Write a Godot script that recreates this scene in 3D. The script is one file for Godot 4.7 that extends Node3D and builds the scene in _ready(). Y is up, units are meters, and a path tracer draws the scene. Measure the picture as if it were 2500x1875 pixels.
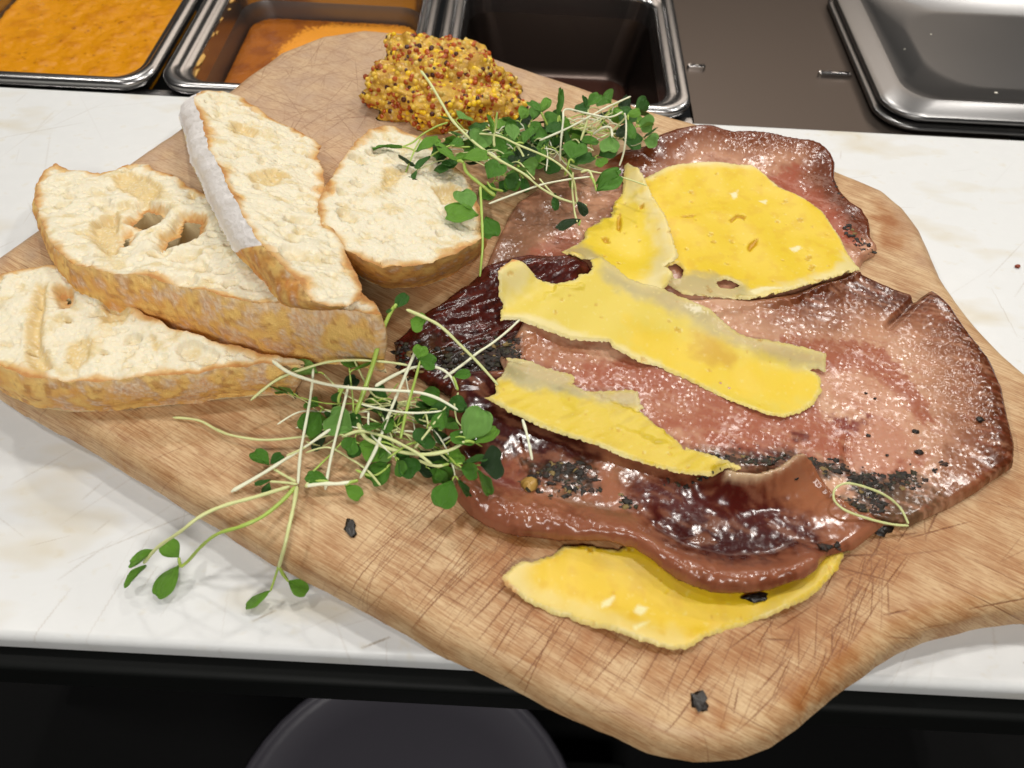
extends Node3D

# ---------------------------------------------------------------- helpers
var used := {}
var H := PackedFloat32Array()      # height of what lies on the table so far, 2 mm cells
const HX := -0.31
const HZ := -0.47
const HC := 0.002
const HNX := 330
const HNZ := 230
const BOARD_TOP := 0.022
var rng := RandomNumberGenerator.new()

static func A(v: Array) -> PackedVector2Array:
	var r := PackedVector2Array()
	for i in v.size() / 2:
		r.append(Vector2(v[2 * i], v[2 * i + 1]) * 0.001)
	return r

static func B(v: Array) -> PackedVector3Array:
	var r := PackedVector3Array()
	for i in v.size() / 3:
		r.append(Vector3(v[3 * i], v[3 * i + 1], v[3 * i + 2]) * 0.001)
	return r

static func noise(seed_: int, freq: float, octaves := 3, type := FastNoiseLite.TYPE_SIMPLEX_SMOOTH) -> FastNoiseLite:
	var n := FastNoiseLite.new()
	n.seed = seed_
	n.noise_type = type
	n.frequency = freq
	n.fractal_octaves = octaves
	if octaves == 1:
		n.fractal_type = FastNoiseLite.FRACTAL_NONE
	return n

static func lin(r: int, g: int, b: int) -> Color:      # an sRGB colour as a linear one
	return Color8(r, g, b).srgb_to_linear()

func numbered(called: String) -> String:
	var k: int = used.get(called, 0)
	used[called] = k + 1
	return called if k == 0 else "%s_%03d" % [called, k]

func tag(o: Node3D, label: String, category: String, group := "") -> Node3D:
	o.set_meta("label", label)
	o.set_meta("category", category)
	if group:
		o.set_meta("group", group)
	return o

func thing(called: String, label: String, category: String, at := Vector3.ZERO, group := "") -> Node3D:
	var o := Node3D.new()
	o.name = numbered(called)
	o.position = at
	add_child(o)
	return tag(o, label, category, group)

func obj(called: String, mesh: Mesh, mat: Material, parent: Node3D, label := "") -> MeshInstance3D:
	var o := MeshInstance3D.new()
	o.name = called
	o.mesh = mesh
	o.material_override = mat
	parent.add_child(o, true)
	if label:
		o.set_meta("label", label)
	return o

func struct(called: String, mesh: Mesh, mat: Material, label := "") -> MeshInstance3D:
	var o := obj(numbered(called), mesh, mat, self, label)
	o.set_meta("kind", "structure")
	return o

func noise_map(seed_: int, freq: float, octaves: int, type: int, size := 512, normal := false, strength := 4.0, cell_return := -1) -> NoiseTexture2D:
	var t := NoiseTexture2D.new()
	t.width = size
	t.height = size
	t.seamless = true
	t.noise = noise(seed_, freq, octaves, type)
	if cell_return >= 0:
		t.noise.cellular_return_type = cell_return
	if normal:
		t.as_normal_map = true
		t.bump_strength = strength
	return t

func mat(color: Color, rough: float, vertex := false, bump: Texture2D = null, bump_cm := 0.0, per_m := 30.0) -> StandardMaterial3D:
	var m := StandardMaterial3D.new()
	m.albedo_color = color
	m.roughness = rough
	m.vertex_color_use_as_albedo = vertex
	m.cull_mode = BaseMaterial3D.CULL_DISABLED
	if bump:
		m.heightmap_enabled = true
		m.heightmap_texture = bump
		m.heightmap_scale = bump_cm
		m.uv1_triplanar = true
		m.uv1_scale = Vector3.ONE * per_m
	return m

# ---------------------------------------------------------------- a sheet: an outline on a fine grid, painted and raised cell by cell
class Sheet:
	var x0: float
	var z0: float
	var c: float
	var nx: int
	var nz: int
	var sd := PackedFloat32Array()
	var up := PackedFloat32Array()
	var base := PackedFloat32Array()
	var col := PackedColorArray()
	var reach: float
	var vx := PackedVector3Array()

	func _init(outline: PackedVector2Array, cell: float, reach_ := 0.012, color := Color.WHITE) -> void:
		c = cell
		reach = reach_
		var lo := outline[0]
		var hi := outline[0]
		for p in outline:
			lo = lo.min(p)
			hi = hi.max(p)
		x0 = lo.x - 3 * c
		z0 = lo.y - 3 * c
		nx = int((hi.x - lo.x) / c) + 7
		nz = int((hi.y - lo.y) / c) + 7
		up.resize(nx * nz)
		base.resize(nx * nz)
		col.resize(nx * nz)
		col.fill(color)
		sd = field(outline, reach, true)

	func field(poly: PackedVector2Array, r: float, closed: bool) -> PackedFloat32Array:
		var f := PackedFloat32Array()
		f.resize(nx * nz)
		f.fill(r)
		var n := poly.size()
		for k in (n if closed else n - 1):
			var a := poly[k]
			var ab := poly[(k + 1) % n] - a
			var l2 := maxf(ab.length_squared(), 1e-12)
			var lo := a.min(a + ab) - Vector2(r, r)
			var hi := a.max(a + ab) + Vector2(r, r)
			var i0 := maxi(0, int((lo.x - x0) / c))
			var i1 := mini(nx, int((hi.x - x0) / c) + 2)
			var j0 := maxi(0, int((lo.y - z0) / c))
			var j1 := mini(nz, int((hi.y - z0) / c) + 2)
			for j in range(j0, j1):
				for i in range(i0, i1):
					var p := Vector2(x0 + i * c, z0 + j * c) - a
					var d := (p - ab * clampf(p.dot(ab) / l2, 0.0, 1.0)).length()
					if d < f[j * nx + i]:
						f[j * nx + i] = d
		if closed:
			for j in nz:
				var z := z0 + j * c + 1e-7
				var xs := []
				for k in n:
					var a := poly[k]
					var b := poly[(k + 1) % n]
					if (a.y > z) != (b.y > z):
						xs.append(a.x + (z - a.y) / (b.y - a.y) * (b.x - a.x))
				xs.sort()
				var at := 0
				for i in nx:
					var x := x0 + i * c
					while at < xs.size() and xs[at] < x:
						at += 1
					if at % 2 == 0:
						f[j * nx + i] = -f[j * nx + i]
		return f

	func ragged(n: FastNoiseLite, amp: float) -> void:
		for j in nz:
			for i in nx:
				var k := j * nx + i
				if absf(sd[k]) < reach * 0.99:
					sd[k] += n.get_noise_2d((x0 + i * c) * 1000.0, (z0 + j * c) * 1000.0) * amp

	# a patch of extra relief, fading in over soft
	func patch(poly: PackedVector2Array, n: FastNoiseLite, height: float, soft: float) -> void:
		var f := field(poly, soft, true)
		for k in f.size():
			var w := smoothstep(-soft, soft, f[k])
			if w > 0.0:
				up[k] += height * w * n.get_noise_2d((x0 + (k % nx) * c) * 1000.0, (z0 + (k / nx) * c) * 1000.0)

	func hole(poly: PackedVector2Array, n: FastNoiseLite = null, amp := 0.0) -> void:
		var f := field(poly, reach, true)
		for k in f.size():
			var d := f[k]
			if n and absf(d) < reach * 0.99:
				d += n.get_noise_2d((x0 + (k % nx) * c) * 1000.0, (z0 + (k / nx) * c) * 1000.0) * amp
			sd[k] = minf(sd[k], -d)

	func region(poly: PackedVector2Array, color: Color, soft: float, n: FastNoiseLite = null, warp := 0.0, share := 1.0) -> void:
		var f := field(poly, soft + warp * 0.8 + 0.0005, true)
		for k in f.size():
			if f[k] <= -(soft + warp * 0.8):
				continue
			var d := f[k]
			if n:
				d += n.get_noise_2d((x0 + (k % nx) * c) * 1000.0, (z0 + (k / nx) * c) * 1000.0) * warp
			var w := smoothstep(-soft, soft, d) * share
			if w > 0.0:
				col[k] = col[k].lerp(color, w)

	func stroke(line: PackedVector2Array, color: Color, radius: float, soft: float, n: FastNoiseLite = null, warp := 0.0, share := 1.0) -> void:
		var f := field(line, radius + soft + warp, false)
		for k in f.size():
			if f[k] >= radius + soft + warp * 0.99:
				continue
			var d := f[k]
			if n:
				d += n.get_noise_2d((x0 + (k % nx) * c) * 1000.0, (z0 + (k / nx) * c) * 1000.0) * warp
			var w := (1.0 - smoothstep(radius - soft, radius + soft, d)) * share
			if w > 0.0:
				col[k] = col[k].lerp(color, w)

	func mottle(color: Color, n: FastNoiseLite, lo: float, hi: float, share := 1.0, sx := 1.0, sz := 1.0, turn := 0.0) -> void:
		var ct := cos(turn)
		var st := sin(turn)
		for j in nz:
			for i in nx:
				var k := j * nx + i
				if sd[k] < -2.0 * c:
					continue
				var x := (x0 + i * c) * 1000.0
				var z := (z0 + j * c) * 1000.0
				var w := smoothstep(lo, hi, n.get_noise_2d((x * ct + z * st) * sx, (z * ct - x * st) * sz)) * share
				if w > 0.0:
					col[k] = col[k].lerp(color, w)

	func rim(color: Color, width: float, soft: float, n: FastNoiseLite = null, warp := 0.0, share := 1.0) -> void:
		for k in sd.size():
			if sd[k] < -2.0 * c or sd[k] > width + soft + warp:
				continue
			var d := sd[k]
			if n:
				d += n.get_noise_2d((x0 + (k % nx) * c) * 1000.0, (z0 + (k / nx) * c) * 1000.0) * warp
			var w := (1.0 - smoothstep(width - soft, width + soft, d)) * share
			if w > 0.0:
				col[k] = col[k].lerp(color, w)

	func ridge(line: PackedVector2Array, height: float, radius: float) -> void:
		var f := field(line, radius * 2.2, false)
		for k in f.size():
			if f[k] < radius * 2.19:
				var q := f[k] / radius
				up[k] += height * (exp(-q * q) - 0.0079)

	func dome(poly: PackedVector2Array, height: float, width: float) -> void:
		var f := field(poly, width, true)
		for k in f.size():
			if f[k] > 0.0:
				up[k] += height * smoothstep(0.0, width, f[k])

	func bumps(n: FastNoiseLite, height: float, sx := 1.0, sz := 1.0, turn := 0.0) -> void:
		var ct := cos(turn)
		var st := sin(turn)
		for j in nz:
			for i in nx:
				var x := (x0 + i * c) * 1000.0
				var z := (z0 + j * c) * 1000.0
				up[j * nx + i] += height * n.get_noise_2d((x * ct + z * st) * sx, (z * ct - x * st) * sz)

	func slope(k: int) -> Vector2:
		return Vector2(sd[k + 1] - sd[k - 1], sd[k + nx] - sd[k - nx]) / (2.0 * c)

	# top (rounded off over edge_r), underside and the wall between; centre is taken off
	func mesh(thick: float, edge_r: float, centre := Vector3.ZERO, underside := true, round_low := 0.0, edge_min := 0.22, uv_span := Vector2.ONE, uv_from := Vector2.ZERO) -> ArrayMesh:
		var ids := PackedInt32Array()
		ids.resize(nx * nz)
		ids.fill(-1)
		var top := PackedVector3Array()
		var low := PackedVector3Array()
		var colors := PackedColorArray()
		var uvs := PackedVector2Array()
		var border := PackedByteArray()
		for j in range(1, nz - 1):
			for i in range(1, nx - 1):
				var k := j * nx + i
				if sd[k] <= -0.5 * c:
					continue
				var edge := false
				for d: int in [-1, 1, -nx, nx, -nx - 1, -nx + 1, nx - 1, nx + 1]:
					if sd[k + d] <= -0.5 * c:
						edge = true
				var p := Vector2(x0 + i * c, z0 + j * c)
				var s := maxf(sd[k], 0.0)
				if edge:
					var g := slope(k)
					var l := g.length_squared()
					if l > 0.01:
						p -= g * (clampf(sd[k], -c, 1.3 * c) / l)
					s = 0.0
				var q := clampf(s / edge_r, 0.0, 1.0)
				var prof := sqrt(maxf(0.0, 1.0 - (1.0 - q) * (1.0 - q)))
				var b := base[k] + up[k]
				var t := b + thick * (edge_min + (1.0 - edge_min) * prof)
				if round_low > 0.0:
					b += thick * edge_min * (1.0 - prof) * 0.98
				ids[k] = top.size()
				top.append(Vector3(p.x, t, p.y) - centre)
				low.append(Vector3(p.x, b, p.y) - centre)
				colors.append(col[k])
				var spread := Vector2.ZERO
				if uv_span != Vector2.ONE and s < edge_r:
					spread = -slope(k).normalized() * (thick * (1.0 - edge_min) * (1.0 - prof)) * 0.8
				uvs.append((p + spread - uv_from) / uv_span)
				border.append(1 if edge else 0)
		var tri := PackedInt32Array()
		for j in range(1, nz - 1):
			for i in range(1, nx - 1):
				var a := ids[j * nx + i]
				var b := ids[j * nx + i + 1]
				var d := ids[(j + 1) * nx + i]
				var e := ids[(j + 1) * nx + i + 1]
				var have := int(a >= 0) + int(b >= 0) + int(d >= 0) + int(e >= 0)
				if have == 4:
					if (i + j) % 2:
						tri.append_array([a, b, e, a, e, d])
					else:
						tri.append_array([a, b, d, b, e, d])
				elif have == 3:
					if a < 0:
						tri.append_array([b, e, d])
					elif b < 0:
						tri.append_array([a, e, d])
					elif d < 0:
						tri.append_array([a, b, e])
					else:
						tri.append_array([a, b, d])
		vx = top
		var open := {}
		var n := top.size()
		for t in range(0, tri.size(), 3):
			for m in 3:
				var a := tri[t + m]
				var b := tri[t + (m + 1) % 3]
				if border[a] and border[b]:
					if open.has(b * n + a):
						open.erase(b * n + a)
					else:
						open[a * n + b] = true
		var all := tri.duplicate()
		if underside:
			for t in range(0, tri.size(), 3):
				all.append_array([n + tri[t], n + tri[t + 2], n + tri[t + 1]])
			for key: int in open:
				var a := key / n
				var b := key % n
				all.append_array([b, a, n + b, a, n + a, n + b])
			top.append_array(low)
			colors.append_array(colors.duplicate())
			uvs.append_array(uvs.duplicate())
		edges = open
		count = n
		return Sheet.built(top, colors, uvs, all)

	var edges := {}
	var count := 0

	static func built(v: PackedVector3Array, colors: PackedColorArray, uvs: PackedVector2Array, index: PackedInt32Array) -> ArrayMesh:
		var arrays := []
		arrays.resize(Mesh.ARRAY_MAX)
		var nrm := PackedVector3Array()
		nrm.resize(v.size())
		for t in range(0, index.size(), 3):
			var a := index[t]
			var b := index[t + 1]
			var d := index[t + 2]
			var m := (v[d] - v[a]).cross(v[b] - v[a])
			nrm[a] += m
			nrm[b] += m
			nrm[d] += m
		for k in nrm.size():
			nrm[k] = nrm[k].normalized() if nrm[k].length_squared() > 0.0 else Vector3.UP
		arrays[Mesh.ARRAY_VERTEX] = v
		arrays[Mesh.ARRAY_NORMAL] = nrm
		if colors.size():
			arrays[Mesh.ARRAY_COLOR] = colors
		if uvs.size():
			arrays[Mesh.ARRAY_TEX_UV] = uvs
		arrays[Mesh.ARRAY_INDEX] = index
		var out := ArrayMesh.new()
		out.add_surface_from_arrays(Mesh.PRIMITIVE_TRIANGLES, arrays)
		return out

	# the ordered loops of border vertices found by mesh()
	func loops() -> Array:
		var next := {}
		for key: int in edges:
			next[key / count] = key % count
		var out := []
		while next.size():
			var a: int = next.keys()[0]
			var loop := PackedInt32Array()
			while next.has(a):
				loop.append(a)
				var b: int = next[a]
				next.erase(a)
				a = b
			if loop.size() > 6:
				out.append(loop)
		return out

# ---------------------------------------------------------------- the pile's height
func h_at(x: float, z: float) -> float:
	var i := clampi(int((x - HX) / HC + 0.5), 0, HNX - 1)
	var j := clampi(int((z - HZ) / HC + 0.5), 0, HNZ - 1)
	return H[j * HNX + i]

func h_raise(x: float, z: float, y: float) -> void:
	var i := int((x - HX) / HC + 0.5)
	var j := int((z - HZ) / HC + 0.5)
	if i >= 0 and j >= 0 and i < HNX and j < HNZ and y > H[j * HNX + i]:
		H[j * HNX + i] = y

func blurred(src: PackedFloat32Array, r: int) -> PackedFloat32Array:
	var a := src
	for pass_ in 2:
		var b := PackedFloat32Array()
		b.resize(a.size())
		for j in HNZ:
			var sum := 0.0
			for i in range(-r, HNX):
				var e := j * HNX + clampi(i + r, 0, HNX - 1)
				sum += a[e]
				if i >= 0:
					b[j * HNX + i] = sum / (2 * r + 1)
					sum -= a[j * HNX + clampi(i - r, 0, HNX - 1)]
				elif i == -r:
					sum += a[j * HNX] * r
		var d := PackedFloat32Array()
		d.resize(a.size())
		for i in HNX:
			var sum := 0.0
			for j in range(-r, HNZ):
				var e := clampi(j + r, 0, HNZ - 1) * HNX + i
				sum += b[e]
				if j >= 0:
					d[j * HNX + i] = sum / (2 * r + 1)
					sum -= b[clampi(j - r, 0, HNZ - 1) * HNX + i]
				elif j == -r:
					sum += b[i] * r
		a = d
	return a

func widest(src: PackedFloat32Array, r: int) -> PackedFloat32Array:
	var b := src.duplicate()
	for j in HNZ:
		for i in HNX:
			var m := src[j * HNX + i]
			for k in range(maxi(0, i - r), mini(HNX, i + r + 1)):
				m = maxf(m, src[j * HNX + k])
			b[j * HNX + i] = m
	var d := b.duplicate()
	for i in HNX:
		for j in HNZ:
			var m := b[j * HNX + i]
			for k in range(maxi(0, j - r), mini(HNZ, j + r + 1)):
				m = maxf(m, b[k * HNX + i])
			d[j * HNX + i] = m
	return d

func drape(s: Sheet, r: int, gap := 0.0003, wide := 1) -> void:
	var g := blurred(widest(H, wide), r)
	for j in s.nz:
		for i in s.nx:
			var x := (s.x0 + i * s.c - HX) / HC
			var z := (s.z0 + j * s.c - HZ) / HC
			var i0 := clampi(int(x), 0, HNX - 2)
			var j0 := clampi(int(z), 0, HNZ - 2)
			var fx := clampf(x - i0, 0.0, 1.0)
			var fz := clampf(z - j0, 0.0, 1.0)
			var k := j0 * HNX + i0
			var soft := lerpf(lerpf(g[k], g[k + 1], fx), lerpf(g[k + HNX], g[k + HNX + 1], fx), fz)
			var hard := lerpf(lerpf(H[k], H[k + 1], fx), lerpf(H[k + HNX], H[k + HNX + 1], fx), fz)
			s.base[j * s.nx + i] = maxf(soft, hard) + gap

func pile(s: Sheet, thick: float) -> void:
	for j in s.nz:
		for i in s.nx:
			var k := j * s.nx + i
			if s.sd[k] > 0.0:
				h_raise(s.x0 + i * s.c, s.z0 + j * s.c, s.base[k] + s.up[k] + thick)

# ---------------------------------------------------------------- small shapes
func tube(path: PackedVector3Array, r0: float, r1: float, sides := 7, rough: FastNoiseLite = null, flat := 1.0) -> ArrayMesh:
	var pts := PackedVector3Array()
	for k in path.size() - 1:                       # Catmull-Rom through the points
		var a := path[maxi(0, k - 1)]
		var b := path[k]
		var d := path[k + 1]
		var e := path[mini(path.size() - 1, k + 2)]
		for m in 6:
			pts.append(b.cubic_interpolate(d, a, e, m / 6.0))
	pts.append(path[path.size() - 1])
	var v := PackedVector3Array()
	var tri := PackedInt32Array()
	var side := Vector3.UP.cross(pts[1] - pts[0]).normalized()
	var n := pts.size()
	for k in n:
		var dir := (pts[mini(n - 1, k + 1)] - pts[maxi(0, k - 1)]).normalized()
		side = (side - dir * side.dot(dir)).normalized()
		var over := dir.cross(side)
		var t := k / float(n - 1)
		var r := lerpf(r0, r1, t) * (0.5 if k == 0 or k == n - 1 else 1.0)
		if rough:
			r *= 1.0 + 0.25 * rough.get_noise_1d(k * 5.0)
		for m in sides:
			var w := TAU * m / sides
			v.append(pts[k] + (side * cos(w) + over * sin(w) * flat) * r)
	for k in n - 1:
		for m in sides:
			var a := k * sides + m
			var b := k * sides + (m + 1) % sides
			tri.append_array([a, a + sides, b, b, a + sides, b + sides])
	for end in 2:
		v.append(pts[0] if end == 0 else pts[n - 1])
		for m in sides:
			var a: int = m if end == 0 else (n - 1) * sides + m
			var b: int = (m + 1) % sides if end == 0 else (n - 1) * sides + (m + 1) % sides
			tri.append_array([v.size() - 1, a, b] if end == 0 else [v.size() - 1, b, a])
	return Sheet.built(v, PackedColorArray(), PackedVector2Array(), tri)

# a seed leaf: narrow at its stalk, broad and notched at the tip, cupped and veined
func leaf_mesh(length: float, width: float, cup: float, curl: float, notch := 0.22, seed_ := 1) -> ArrayMesh:
	var v := PackedVector3Array()
	var tri := PackedInt32Array()
	var nu := 15
	var nv := 14
	var wob := noise(seed_, 0.35, 2)
	for layer in 2:
		for j in nv + 1:
			var u := sin(PI / 2 * j / float(nv))
			var half := width * 0.5 * (sqrt(maxf(0.0, 1.0 - pow((u - 0.56) / 0.44, 2.0))) if u > 0.56 else pow(sin(PI / 2 * u / 0.56), 1.15) * 0.97 + 0.03)
			for i in nu:
				var s := i / float(nu - 1) * 2.0 - 1.0
				var w := half * s * (1.0 + 0.06 * wob.get_noise_2d(u * 8.0, s * 2.0))
				var x := length * (u - notch * exp(-pow(w / (0.20 * width), 2.0)) * smoothstep(0.5, 1.0, u))
				var y := cup * width * (s * s - 0.3) * sin(PI * minf(1.0, u + 0.12)) - curl * length * u * u
				y -= 0.03 * width * exp(-s * s * 60.0) * (1.0 - u)
				y += 0.06 * width * wob.get_noise_2d(u * 7.0 + 20.0, s * 5.0)
				var thin := 0.008 * (1.0 - s * s) * (1.0 if layer == 0 else -1.0)
				v.append(Vector3(x, y + thin, w))
	var n := nu * (nv + 1)
	for layer in 2:
		for j in nv:
			for i in nu - 1:
				var a := layer * n + j * nu + i
				if layer == 0:
					tri.append_array([a, a + nu, a + 1, a + 1, a + nu, a + nu + 1])
				else:
					tri.append_array([a, a + 1, a + nu, a + 1, a + nu + 1, a + nu])
	return Sheet.built(v, PackedColorArray(), PackedVector2Array(), tri)

# an irregular crumb
func lump_mesh(seed_: int, rough: float, flat := 0.7, rings := 6, segs := 9) -> ArrayMesh:
	var v := PackedVector3Array()
	var tri := PackedInt32Array()
	var n := noise(seed_, 0.9, 2)
	for j in rings + 1:
		for i in segs:
			var th := PI * j / rings
			var ph := TAU * i / segs
			var d := Vector3(sin(th) * cos(ph), cos(th), sin(th) * sin(ph))
			var r := 1.0 + rough * n.get_noise_3d(d.x * 2.0, d.y * 2.0, d.z * 2.0) * 2.0
			v.append(d * r * Vector3(1, flat, 1) * 0.5)
	for j in rings:
		for i in segs:
			var a := j * segs + i
			var b := j * segs + (i + 1) % segs
			tri.append_array([a, b, a + segs, b, b + segs, a + segs])
	return Sheet.built(v, PackedColorArray(), PackedVector2Array(), tri)

func scatter(called: String, parent: Node3D, mesh: Mesh, m: Material, places: Array, colors: Array) -> MultiMeshInstance3D:
	var mm := MultiMesh.new()
	mm.transform_format = MultiMesh.TRANSFORM_3D
	mm.use_colors = true
	mm.mesh = mesh
	mm.instance_count = places.size()
	for k in places.size():
		mm.set_instance_transform(k, places[k])
		mm.set_instance_color(k, colors[k])
	var o := MultiMeshInstance3D.new()
	o.name = called
	o.multimesh = mm
	o.material_override = m
	o.set_meta("kind", "stuff")
	parent.add_child(o, true)
	return o

# rings of rounded rectangles [half x, half z, corner radius, y], joined in order
func loft(rings: Array, cap_first := false, cap_last := true, corner := 8) -> ArrayMesh:
	var v := PackedVector3Array()
	var tri := PackedInt32Array()
	var n := 4 * (corner + 1)
	for r: Array in rings:
		for q in 4:
			for m in corner + 1:
				var w: float = PI / 2 * q + PI / 2 * m / corner
				var cx: float = (r[0] - r[2]) * (1.0 if q == 0 or q == 3 else -1.0)
				var cz: float = (r[1] - r[2]) * (1.0 if q < 2 else -1.0)
				v.append(Vector3(cx + cos(w) * r[2], r[3], cz + sin(w) * r[2]))
	for k in rings.size() - 1:
		for m in n:
			var a := k * n + m
			var b := k * n + (m + 1) % n
			tri.append_array([a, b, a + n, b, b + n, a + n])
	for cap in 2:
		if (cap == 0 and cap_first) or (cap == 1 and cap_last):
			var k := 0 if cap == 0 else rings.size() - 1
			v.append(Vector3(0, rings[k][3], 0))
			for m in n:
				var a := k * n + m
				var b := k * n + (m + 1) % n
				if cap == 0:
					tri.append_array([v.size() - 1, b, a])
				else:
					tri.append_array([v.size() - 1, a, b])
	return Sheet.built(v, PackedColorArray(), PackedVector2Array(), tri)

# a box with small rounded edges, uv laid over its top
func slab_box(size: Vector3, r: float) -> ArrayMesh:
	var rings := []
	for k in 5:
		var w := PI / 2 * k / 4
		rings.append([size.x / 2 - r + r * sin(w), size.z / 2 - r + r * sin(w), r + 0.0005, -size.y + r - r * cos(w)])
	for k in 5:
		var w := PI / 2 * k / 4
		rings.append([size.x / 2 - r + r * cos(w), size.z / 2 - r + r * cos(w), r + 0.0005, -r + r * sin(w)])
	var m := loft(rings, true, true, 4)
	var arrays := m.surface_get_arrays(0)
	var uv := PackedVector2Array()
	for p: Vector3 in arrays[Mesh.ARRAY_VERTEX]:
		uv.append(Vector2(p.x / size.x + 0.5, p.z / size.z + 0.5))
	arrays[Mesh.ARRAY_TEX_UV] = uv
	var st := SurfaceTool.new()
	st.create_from_arrays(arrays)
	return st.commit()

func texture_of(bytes: PackedByteArray, w: int, h: int, format: int) -> ImageTexture:
	return ImageTexture.create_from_image(Image.create_from_data(w, h, false, format, bytes))

# a fine line with a soft profile, pressed into a map of grey levels
func scratch(map: PackedFloat32Array, w: int, h: int, from: Vector2, to: Vector2, width: float, depth: float) -> void:
	var d := to - from
	var steps := int(d.length() * 1.5) + 1
	var across := d.orthogonal().normalized()
	var r := int(ceil(width))
	for k in steps:
		var t := k / float(steps)
		var p := from + d * t
		var fade := depth * (0.35 + 0.65 * sin(PI * t))
		for m in range(-r, r + 1):
			var q := p + across * m
			var x := int(q.x)
			var y := int(q.y)
			if x >= 0 and y >= 0 and x < w and y < h:
				var f := fade * maxf(0.0, 1.0 - absf(m) / (width + 0.5))
				if f > map[y * w + x]:
					map[y * w + x] = f

# ---------------------------------------------------------------- the scene
func _ready() -> void:
	rng.seed = 7
	lens_and_light()
	H.resize(HNX * HNZ)
	H.fill(BOARD_TOP)
	setting()
	pans()
	board()
	breads()
	meats()
	cheeses()
	mustard()
	greens()
	crumbs()

func lens_and_light() -> void:
	var cam := Camera3D.new()
	cam.name = "camera"
	cam.fov = 53.106
	cam.near = 0.02
	cam.far = 30.0
	cam.transform = Transform3D(Basis(Vector3(0.99863, 0.03171, -0.04163), Vector3(-0.05234, 0.60516, -0.79438), Vector3(-0.00000, 0.79547, 0.60599)), Vector3(0.00000, 0.27000, 0.00000))
	add_child(cam)
	var attr := CameraAttributesPhysical.new()
	attr.frustum_focal_length = 24.013
	attr.frustum_focus_distance = 0.335
	attr.exposure_aperture = 11.0
	attr.frustum_near = 0.02
	attr.frustum_far = 30.0
	cam.attributes = attr
	cam.current = true
	var env := Environment.new()
	env.background_mode = Environment.BG_COLOR
	env.background_color = Color(0.11, 0.11, 0.11)
	env.tonemap_mode = Environment.TONE_MAPPER_LINEAR
	env.tonemap_exposure = 1.0
	env.sdfgi_enabled = true
	env.ssao_enabled = true
	env.ssil_enabled = true
	var we := WorldEnvironment.new()
	we.name = "surroundings"
	we.environment = env
	add_child(we)
	var spots := [Vector3(-0.60, 1.10, -1.10), Vector3(0.25, 1.10, -1.20), Vector3(1.00, 1.10, -1.20), Vector3(-0.80, 1.15, -0.30), Vector3(0.70, 1.10, -0.50), Vector3(0.10, 1.20, -0.55)]
	var where := ["small downlight far behind the sauce pans", "small downlight far behind the brown residue pan", "small downlight far behind the stacked lids", "small downlight beyond the bread's end of the counter", "small downlight beyond the board's handle", "small downlight straight above the board"]
	for k in 6:
		ceiling_lamp(spots[k], Vector2(0.075, 0.075), 0.40, Color(1.0, 0.985, 0.96), where[k])
	ceiling_lamp(Vector3(0.05, 1.00, 0.85), Vector2(0.70, 0.35), 1.55, Color(1.0, 0.985, 0.965), "long ceiling lamp above the front of the counter")
	ceiling_lamp(Vector3(0.15, 0.95, -1.75), Vector2(1.8, 0.5), 0.30, Color(1.0, 0.93, 0.86), "wide lamp hung far behind the steel pans")

func ceiling_lamp(at: Vector3, size: Vector2, energy: float, color: Color, label: String) -> void:
	var t := thing("ceiling_lamp", label, "lamp", at)
	var steel := mat(Color(0.5, 0.5, 0.5), 0.5)
	obj("housing", slab_box(Vector3(size.x + 0.04, 0.05, size.y + 0.04), 0.004), steel, t).position.y = 0.06
	var glow := StandardMaterial3D.new()
	glow.albedo_color = Color(0.8, 0.8, 0.8)
	glow.emission_enabled = true
	glow.emission = color
	glow.emission_energy_multiplier = 1.5
	obj("diffuser", slab_box(Vector3(size.x, 0.008, size.y), 0.003), glow, t).position.y = 0.008
	var l := AreaLight3D.new()
	l.name = "lamp_glow"
	l.area_size = size
	l.area_normalize_energy = true
	l.light_color = color
	l.light_energy = energy
	l.shadow_enabled = true
	l.position.y = -0.004
	l.rotation.x = -PI / 2
	t.add_child(l)

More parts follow.
